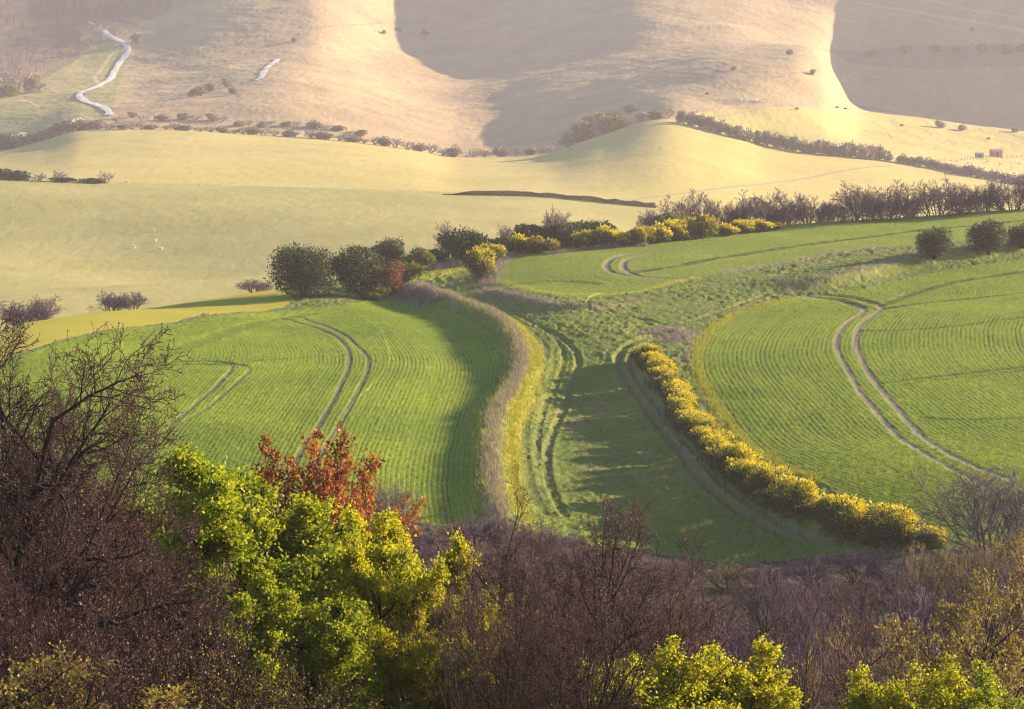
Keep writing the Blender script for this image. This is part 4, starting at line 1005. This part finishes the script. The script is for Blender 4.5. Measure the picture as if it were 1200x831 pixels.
DRY = leaf_mat('dry_grass', (.14, .10, .092), (.21, .15, .135), (.28, .215, .15), .35, .5)
GRASSY = leaf_mat('sunlit_grass', (.20, .21, .015), (.28, .26, .02), (.33, .27, .02), .4, .5)
TUSS = leaf_mat('tussock_grass', (.12, .15, .022), (.16, .18, .03), (.22, .19, .07), .35, .4)
r = np.random.default_rng(88); pr_ = []
for line, n, sd, off, h in [(VERGE, 11500, .43, -.1, .6), (LYNCH, 2600, .7, .4, .42), (BANK, 2600, 1.2, 0, .4), (HEDGE, 1500, .5, 1.6, .45),
                            (gl([(470, 318), (500, 316), (530, 312)]), 5000, 1.4, 0, .9), (gl([(575, 335), (570, 325), (590, 304), (602, 299)]), 3500, .8, 0, .7), (gl([(640, 298), (700, 291), (760, 288)]), 4000, .7, 0, .5), (gl([(763, 392), (785, 386), (795, 394), (778, 402)]), 2500, 1.0, 0, .4),
                            (gl([(440, 347), (470, 343), (500, 345), (520, 352)]), 5000, 1.6, 0, .7)]:
    x, y = strip(r, line, n, sd, off); hh = h * r.uniform(.4, 1.2, n) * (.35 + 1.3 * fbm(x / 1.4, y / 2.4, 61)); kp = fbm(x / .8, y / 1.5, 67) > .36; x, y, hh = x[kp], y[kp], hh[kp]; n = len(x)
    pr_.append(blades(r, x, y, hh, .035 + .03 * r.random(n)))
o = bpy.data.objects.new('tall_grass', mesh_np('tall_grass', *join(pr_), DRY)); COL.objects.link(o)
tag(o, 'dry pinkish tall grass along the field verges and banks', 'grass', kind='stuff')
pr_ = []
for line, n, sd, off, h in [(VERGE, 7000, .55, -1.9, .3), (VERGE, 5000, .9, .2, .5), (gl([(620, 397), (630, 410), (623, 433), (613, 460), (603, 487), (600, 530), (607, 580), (618, 612)]), 6000, .3, 0, .28),
                            (gl([(925, 352), (867, 365), (835, 385), (819, 406), (815, 430), (830, 463), (859, 504), (900, 537), (960, 564)]), 7000, .4, 0, .25)]:
    x, y = strip(r, line, n, sd, off); hh = h * r.uniform(.5, 1.3, n)
    pr_.append(blades(r, x, y, hh, .04 + .03 * r.random(n), .5))
o = bpy.data.objects.new('verge_grass', mesh_np('verge_grass', *join(pr_), GRASSY)); COL.objects.link(o)
tag(o, 'sunlit yellow grass fringing the lane and the crop edges', 'grass', kind='stuff')
k = np.flatnonzero(REG.ravel() == R_PAST); k = r.choice(k, 60000); x = X.flat[k] + r.normal(size=len(k)) * .1; y = Y.flat[k] + r.normal(size=len(k)) * .2
m = fbm(x / .9, y / 1.6, 71, 3) > .42
x, y = x[m], y[m]
o = bpy.data.objects.new('tussock_grass', mesh_np('tussock_grass', *blades(r, x, y, .22 * r.uniform(.5, 1.3, len(x)), .05 + .05 * r.random(len(x)), .6), TUSS)); COL.objects.link(o)
tag(o, 'rough tussocks of grass over the pasture between the crops', 'grass', kind='stuff')

CROPM = leaf_mat('crop_leaves', (.16, .205, .011), (.21, .24, .013), (.11, .165, .012), .4, .3)
pr_ = []
for reg, n in ((R_CL, 150000), (R_CR, 170000), (R_CU, 60000)):
    k = r.choice(KEEP[reg], n); x = X.flat[k] + r.normal(size=n) * .03; y = Y.flat[k] + r.normal(size=n) * .15
    kp = (M.reshape(-1, 4)[k, 1] < .3) & (r.random(n) < .35 + .9 * fbm(x / 3, y / 6, 301))
    x, y = x[kp], y[kp]; n = len(x)
    pr_.append(blades(r, x, y, .11 * r.uniform(.5, 1.5, n), .05 + .05 * r.random(n), .7))
o = bpy.data.objects.new('crop_leaves', mesh_np('crop_leaves', *join(pr_), CROPM)); COL.objects.link(o)
tag(o, 'young green crop blades standing in drilled rows across the three crop fields', 'crop', kind='stuff')

# ------------------------------------------------------------------ animals, sheds, fence, post
def solid(name, bm, mat, parent=None, smooth=False):
    me = bpy.data.meshes.new(name); bm.to_mesh(me); bm.free(); me.materials.append(mat)
    if smooth:
        for p_ in me.polygons: p_.use_smooth = True
    o = bpy.data.objects.new(name, me); COL.objects.link(o); o.parent = parent; return o
import bmesh
from mathutils import Matrix
def beast_mesh(name, L, hgt, wool, mat, head_down):
    """one continuous body: spine, neck, head and four jointed legs grown with a skin"""
    b_ = hgt * .66
    J = [((0, 0, b_), .27 * wool), ((.30 * L, 0, b_ + .01), .25 * wool), ((-.30 * L, 0, b_ + .02), .25 * wool),
         ((.46 * L, 0, b_ + .08), .13 * wool), ((.60 * L, 0, b_ - .30 * hgt if head_down else b_ + .22 * hgt), .095), ((.72 * L, 0, b_ - .46 * hgt if head_down else b_ + .18 * hgt), .06)]
    E = [(0, 1), (0, 2), (1, 3), (3, 4), (4, 5)]
    for sx, root in ((.30, 1), (-.30, 2)):
        for sy in (1, -1):
            i = len(J); J += [((sx * L, sy * .11, b_ * .62), .085), (((sx - (.05 if sx < 0 else -.01)) * L, sy * .12, b_ * .33), .045), ((sx * L, sy * .12, 0.02), .04)]
            E += [(root, i), (i, i + 1), (i + 1, i + 2)]
    i = len(J); J.append(((-.45 * L, 0, b_ - .02), .05)); J.append(((-.5 * L, 0, b_ - .22), .035)); E += [(2, i), (i, i + 1)]
    me = bpy.data.meshes.new(name); me.from_pydata([j[0] for j in J], E, [])
    o = bpy.data.objects.new(name, me); COL.objects.link(o)
    md = o.modifiers.new('skin', 'SKIN')
    for q, j in zip(me.skin_vertices[0].data, J): q.radius = (j[1], j[1])
    me.skin_vertices[0].data[0].use_root = True
    sb = o.modifiers.new('smooth', 'SUBSURF'); sb.levels = 1; sb.render_levels = 1
    dg = bpy.context.evaluated_depsgraph_get(); out = bpy.data.meshes.new_from_object(o.evaluated_get(dg))
    bpy.data.objects.remove(o); out.name = name; out.materials.clear(); out.materials.append(mat)
    return out
b = NB('wool'); WOOL = b.finish(b.mix(b.noise(6, 4), (.62, .58, .50), (.78, .74, .66)))
b = NB('cow_hide'); HIDE = b.finish(b.mix(b.noise(3, 3), (.03, .022, .02), (.07, .05, .04)))
sheep_m = [beast_mesh('sheep', 1.15, .8, 1.15, WOOL, True), beast_mesh('sheep', 1.15, .85, 1.15, WOOL, False)]
cow_m = beast_mesh('cow', 1.9, 1.4, 1.5, HIDE, True)
def animal(nm, me, u, v, lo, hi, label, cat, rot, sc=1.0, group=None):
    g = ground(u, v, lo, hi); o = bpy.data.objects.new(nm, me); COL.objects.link(o)
    o.location = g; o.rotation_euler = (0, 0, rot); o.scale = (sc,) * 3
    return tag(o, label, cat, group)
for i, (u, v, wh, sc) in enumerate([(180, 271.5, 'farthest of the loose group of four on the middle pasture', 1.0), (181, 284, 'nearest the middle of the group of four on the middle pasture', 1.05), (157, 291, 'leftmost of the group of four on the middle pasture', 1.0), (188, 293.5, 'nearest and rightmost of the group of four on the middle pasture', 1.0), (148.5, 213.6, 'alone near the top edge of the pasture, left one', 1.1), (234.5, 214.8, 'alone at the top edge of the pasture, right one', 1.0)]):
    animal('sheep', sheep_m[i % 2], u, v, 560, 879, 'white grazing sheep ' + wh, 'sheep', [3.0, .3, 2.6, .2, 2.9, .1][i], sc, 'sheep on the middle pasture')
for i, (u, v) in enumerate([(1108, 187.6), (1122, 191), (1135, 193), (1142, 197), (1149, 196.5), (1157, 191), (1163, 200), (1172, 194), (1186, 199), (1190, 205), (1196, 192)]):
    animal('sheep', sheep_m[i % 2], u, v, 1200, 1640, f'tiny white sheep, {ordn(i)} from the left in the paddock below the sheds', 'sheep', RR.uniform(0, 6.28), 1.5, 'sheep below the sheds')
for i, (u, v) in enumerate([(868, 118.5), (875, 119.3), (880, 117.3), (886, 118.8), (891, 119.6)]):
    animal('sheep', sheep_m[i % 2], u, v, 1380, 1760, f'tiny pale sheep, {ordn(i)} from the left at the trodden patch on the bright slope', 'sheep', RR.uniform(0, 6.28), 1.7, 'sheep at the trodden patch')
for i, (u, v, wh) in enumerate([(1057, 149, 'alone in the middle of the straw yellow field'), (1158.5, 164.5, 'standing above the sheds'), (829, 112, 'alone on the bright slope at the left of the spur'), (981, 128, 'at the trodden strip on the spur, left one'), (991, 129.5, 'at the trodden strip on the spur, right one'), (934, 129.5, 'on the path left of the trodden strip')]):
    animal('cow', cow_m, u, v, 1380, 1770, 'tiny dark cow ' + wh, 'cow', RR.uniform(2.6, 3.6), 1.25)
def box(bm, x0, x1, y0, y1, z0, z1):
    r_ = bmesh.ops.create_cube(bm, size=1); bmesh.ops.scale(bm, vec=(x1 - x0, y1 - y0, z1 - z0), verts=r_['verts']); bmesh.ops.translate(bm, vec=((x0 + x1) / 2, (y0 + y1) / 2, (z0 + z1) / 2), verts=r_['verts'])
def shed(u, v, wpx, hpx, label, wall, roof, rot):
    g = ground(u, v, 1300, 1640); k = g[1] / F; w_, h_ = wpx * k, hpx * k
    root = empty('field_shed'); root.location = g; root.rotation_euler = (0, 0, rot)
    bm = bmesh.new(); box(bm, -w_ / 2, w_ / 2, -w_ * .3, w_ * .3, -.4, h_ * .8); solid('wall', bm, wall, root)
    bm = bmesh.new()
    vs = [bm.verts.new(p_) for p_ in [(-w_ * .54, -w_ * .36, h_ * .79), (w_ * .54, -w_ * .36, h_ * .79), (w_ * .54, w_ * .36, h_ * .86), (-w_ * .54, w_ * .36, h_ * .86), (-w_ * .54, 0, h_ * 1.04), (w_ * .54, 0, h_ * 1.04)]]
    for f_ in ((0, 1, 5, 4), (3, 4, 5, 2), (0, 4, 3), (1, 2, 5), (0, 3, 2, 1)): bm.faces.new([vs[q] for q in f_])
    solid('roof', bm, roof, root)
    bm = bmesh.new(); box(bm, -w_ * .12, w_ * .16, -w_ * .3 - .06, -w_ * .3 - .005, -.2, h_ * .62); solid('door', bm, DOORM, root)
    tag(root, label, 'shed')
b = NB('dark_door'); DOORM = b.finish((.07, .05, .045))
b = NB('red_boards'); REDB = b.finish(b.mix(b.noise(1.5, 3), (.26, .12, .09), (.32, .16, .12)))
b = NB('rust_roof'); RUST = b.finish(b.mix(b.noise(1.0, 3), (.30, .15, .11), (.38, .22, .17)))
b = NB('grey_boards'); GREYB = b.finish(b.mix(b.noise(1.5, 3), (.12, .15, .14), (.17, .2, .18)))
b = NB('grey_roof'); GREYR = b.finish(b.mix(b.noise(1.0, 3), (.2, .24, .23), (.27, .3, .28)))
shed(1167, 184, 13, 9, 'reddish brown field shed, larger of the two, at the right below the ridge', REDB, RUST, .25)
shed(1147.5, 185, 9, 6, 'small grey green field shed left of the reddish shed', GREYB, GREYR, .1)
WOODP = wood_mat('weathered_wood', (.16, .13, .10), (.26, .22, .18))
def post(name, loc, h_, r_, parent=None):
    bm = bmesh.new(); bmesh.ops.create_cone(bm, cap_ends=True, segments=8, radius1=r_, radius2=r_ * .85, depth=h_ + .4); bmesh.ops.translate(bm, vec=(0, 0, (h_ - .4) / 2), verts=bm.verts[:])
    o = solid(name, bm, WOODP, parent); o.location = loc; return o
g = ground(734, 354, 300, 430); rt = empty('marker_post'); rt.location = g
post('post', (0, 0, 0), 1.25, .07, rt); bm = bmesh.new(); box(bm, -.16, .16, -.09, -.075, .85, 1.12); solid('sign_plate', bm, WOODP, rt)
tag(rt, 'wooden marker post with a small plate on the grass bank below the hairpin track', 'post')
fl = resample(ground_line([(1100, 190), (1130, 187.5), (1165, 185.5), (1215, 184.5)], 1300, 1640), 5.5)
rt = empty('field_fence'); rt.location = (fl[0, 0], fl[0, 1], float(height(*fl[0])))
for q in fl: post('post', (q[0] - fl[0, 0], q[1] - fl[0, 1], float(height(*q)) - rt.location[2]), 1.3, .13, rt)
pz = height(fl[:, 0], fl[:, 1]) - rt.location[2]; segw = []
for hz in (.55, 1.1):
    for a in range(len(fl) - 1): segw.append((fl[a, 0] - fl[0, 0], fl[a, 1] - fl[0, 1], pz[a] + hz, fl[a + 1, 0] - fl[0, 0], fl[a + 1, 1] - fl[0, 1], pz[a + 1] + hz, .04, .04))
part('rail', mesh_np('rail', *tubes(np.array(segw), 4), WOODP), rt)
tag(rt, 'thin post and rail fence along the paddock beside the two sheds', 'fence')
print('things', len([o for o in COL.objects if o.parent is None]))
# ------------------------------------------------------------------ camera, light, air
cam = bpy.data.cameras.new('camera'); co = bpy.data.objects.new('camera', cam); COL.objects.link(co)
cam.sensor_width = 36; cam.lens = 36 * F / 1200; cam.clip_start = .5; cam.clip_end = 20000
co.rotation_euler = (math.pi / 2 - P, 0, 0)
SC.camera = co
SUN_AZ, SUN_EL = math.radians(30), math.radians(14.5)      # from the right, 30 degrees beyond side-on
sdir = Vector((math.cos(SUN_AZ) * math.cos(SUN_EL), math.sin(SUN_AZ) * math.cos(SUN_EL), math.sin(SUN_EL)))
sun = bpy.data.lights.new('sun', 'SUN'); sun.energy = 5.0; sun.angle = math.radians(.6); sun.color = (1, .83, .58)
so = bpy.data.objects.new('sun', sun); COL.objects.link(so)
so.rotation_euler = sdir.to_track_quat('Z', 'Y').to_euler()
w = bpy.data.worlds.new('World'); SC.world = w; w.use_nodes = True
nt = w.node_tree; bg = nt.nodes['Background']
sky = nt.nodes.new('ShaderNodeTexSky'); sky.sky_type = 'NISHITA'; sky.sun_disc = False
sky.sun_elevation = SUN_EL; sky.sun_rotation = math.pi / 2 - SUN_AZ
sky.air_density = 1.0; sky.dust_density = .3; sky.ozone_density = 3.0
nt.links.new(sky.outputs[0], bg.inputs[0]); bg.inputs[1].default_value = .09

HAZE = .000088
if HAZE:
    hb = [(-1300, 1300), (-45, 3300), (float(Z.min()) - 1.2, float(Z.max()) + 12)]
    vs = [(a, b, c) for c in hb[2] for b in hb[1] for a in hb[0]]
    me = bpy.data.meshes.new('haze'); me.from_pydata(vs, [], [(0, 2, 3, 1), (4, 5, 7, 6), (0, 1, 5, 4), (2, 6, 7, 3), (0, 4, 6, 2), (1, 3, 7, 5)])
    ho = bpy.data.objects.new('haze', me); COL.objects.link(ho)
    hm = bpy.data.materials.new('haze'); hm.use_nodes = True; hm.node_tree.nodes.clear()
    out = hm.node_tree.nodes.new('ShaderNodeOutputMaterial'); pv = hm.node_tree.nodes.new('ShaderNodeVolumePrincipled')
    pv.inputs['Density'].default_value = HAZE; pv.inputs['Color'].default_value = (.95, .82, .88, 1); pv.inputs['Anisotropy'].default_value = .2
    pv.inputs['Density Attribute'].default_value = ''
    hm.node_tree.links.new(pv.outputs[0], out.inputs['Volume'])
    try: hm.cycles.homogeneous_volume = True
    except Exception: pass
    me.materials.append(hm)
    ho['kind'] = 'stuff'; ho['label'] = 'pale warm haze filling the valley and veiling the far hills'; ho['category'] = 'haze'

SC.view_settings.view_transform = 'Standard'; SC.view_settings.look = 'None'; SC.view_settings.gamma = 1
SC.view_settings.use_curve_mapping = False
SC.view_settings.exposure = 1.93
SC.render.engine = 'CYCLES'
cy = SC.cycles
cy.max_bounces = 5; cy.diffuse_bounces = 3; cy.glossy_bounces = 1; cy.transmission_bounces = 3; cy.volume_bounces = 0; cy.transparent_max_bounces = 4
cy.use_denoising = True
try: cy.denoiser = 'OPENIMAGEDENOISE'
except Exception: pass
cy.use_adaptive_sampling = False; SC.cycles.filter_width = 1.2
print('built in', round(time.time() - T0, 1), 's')
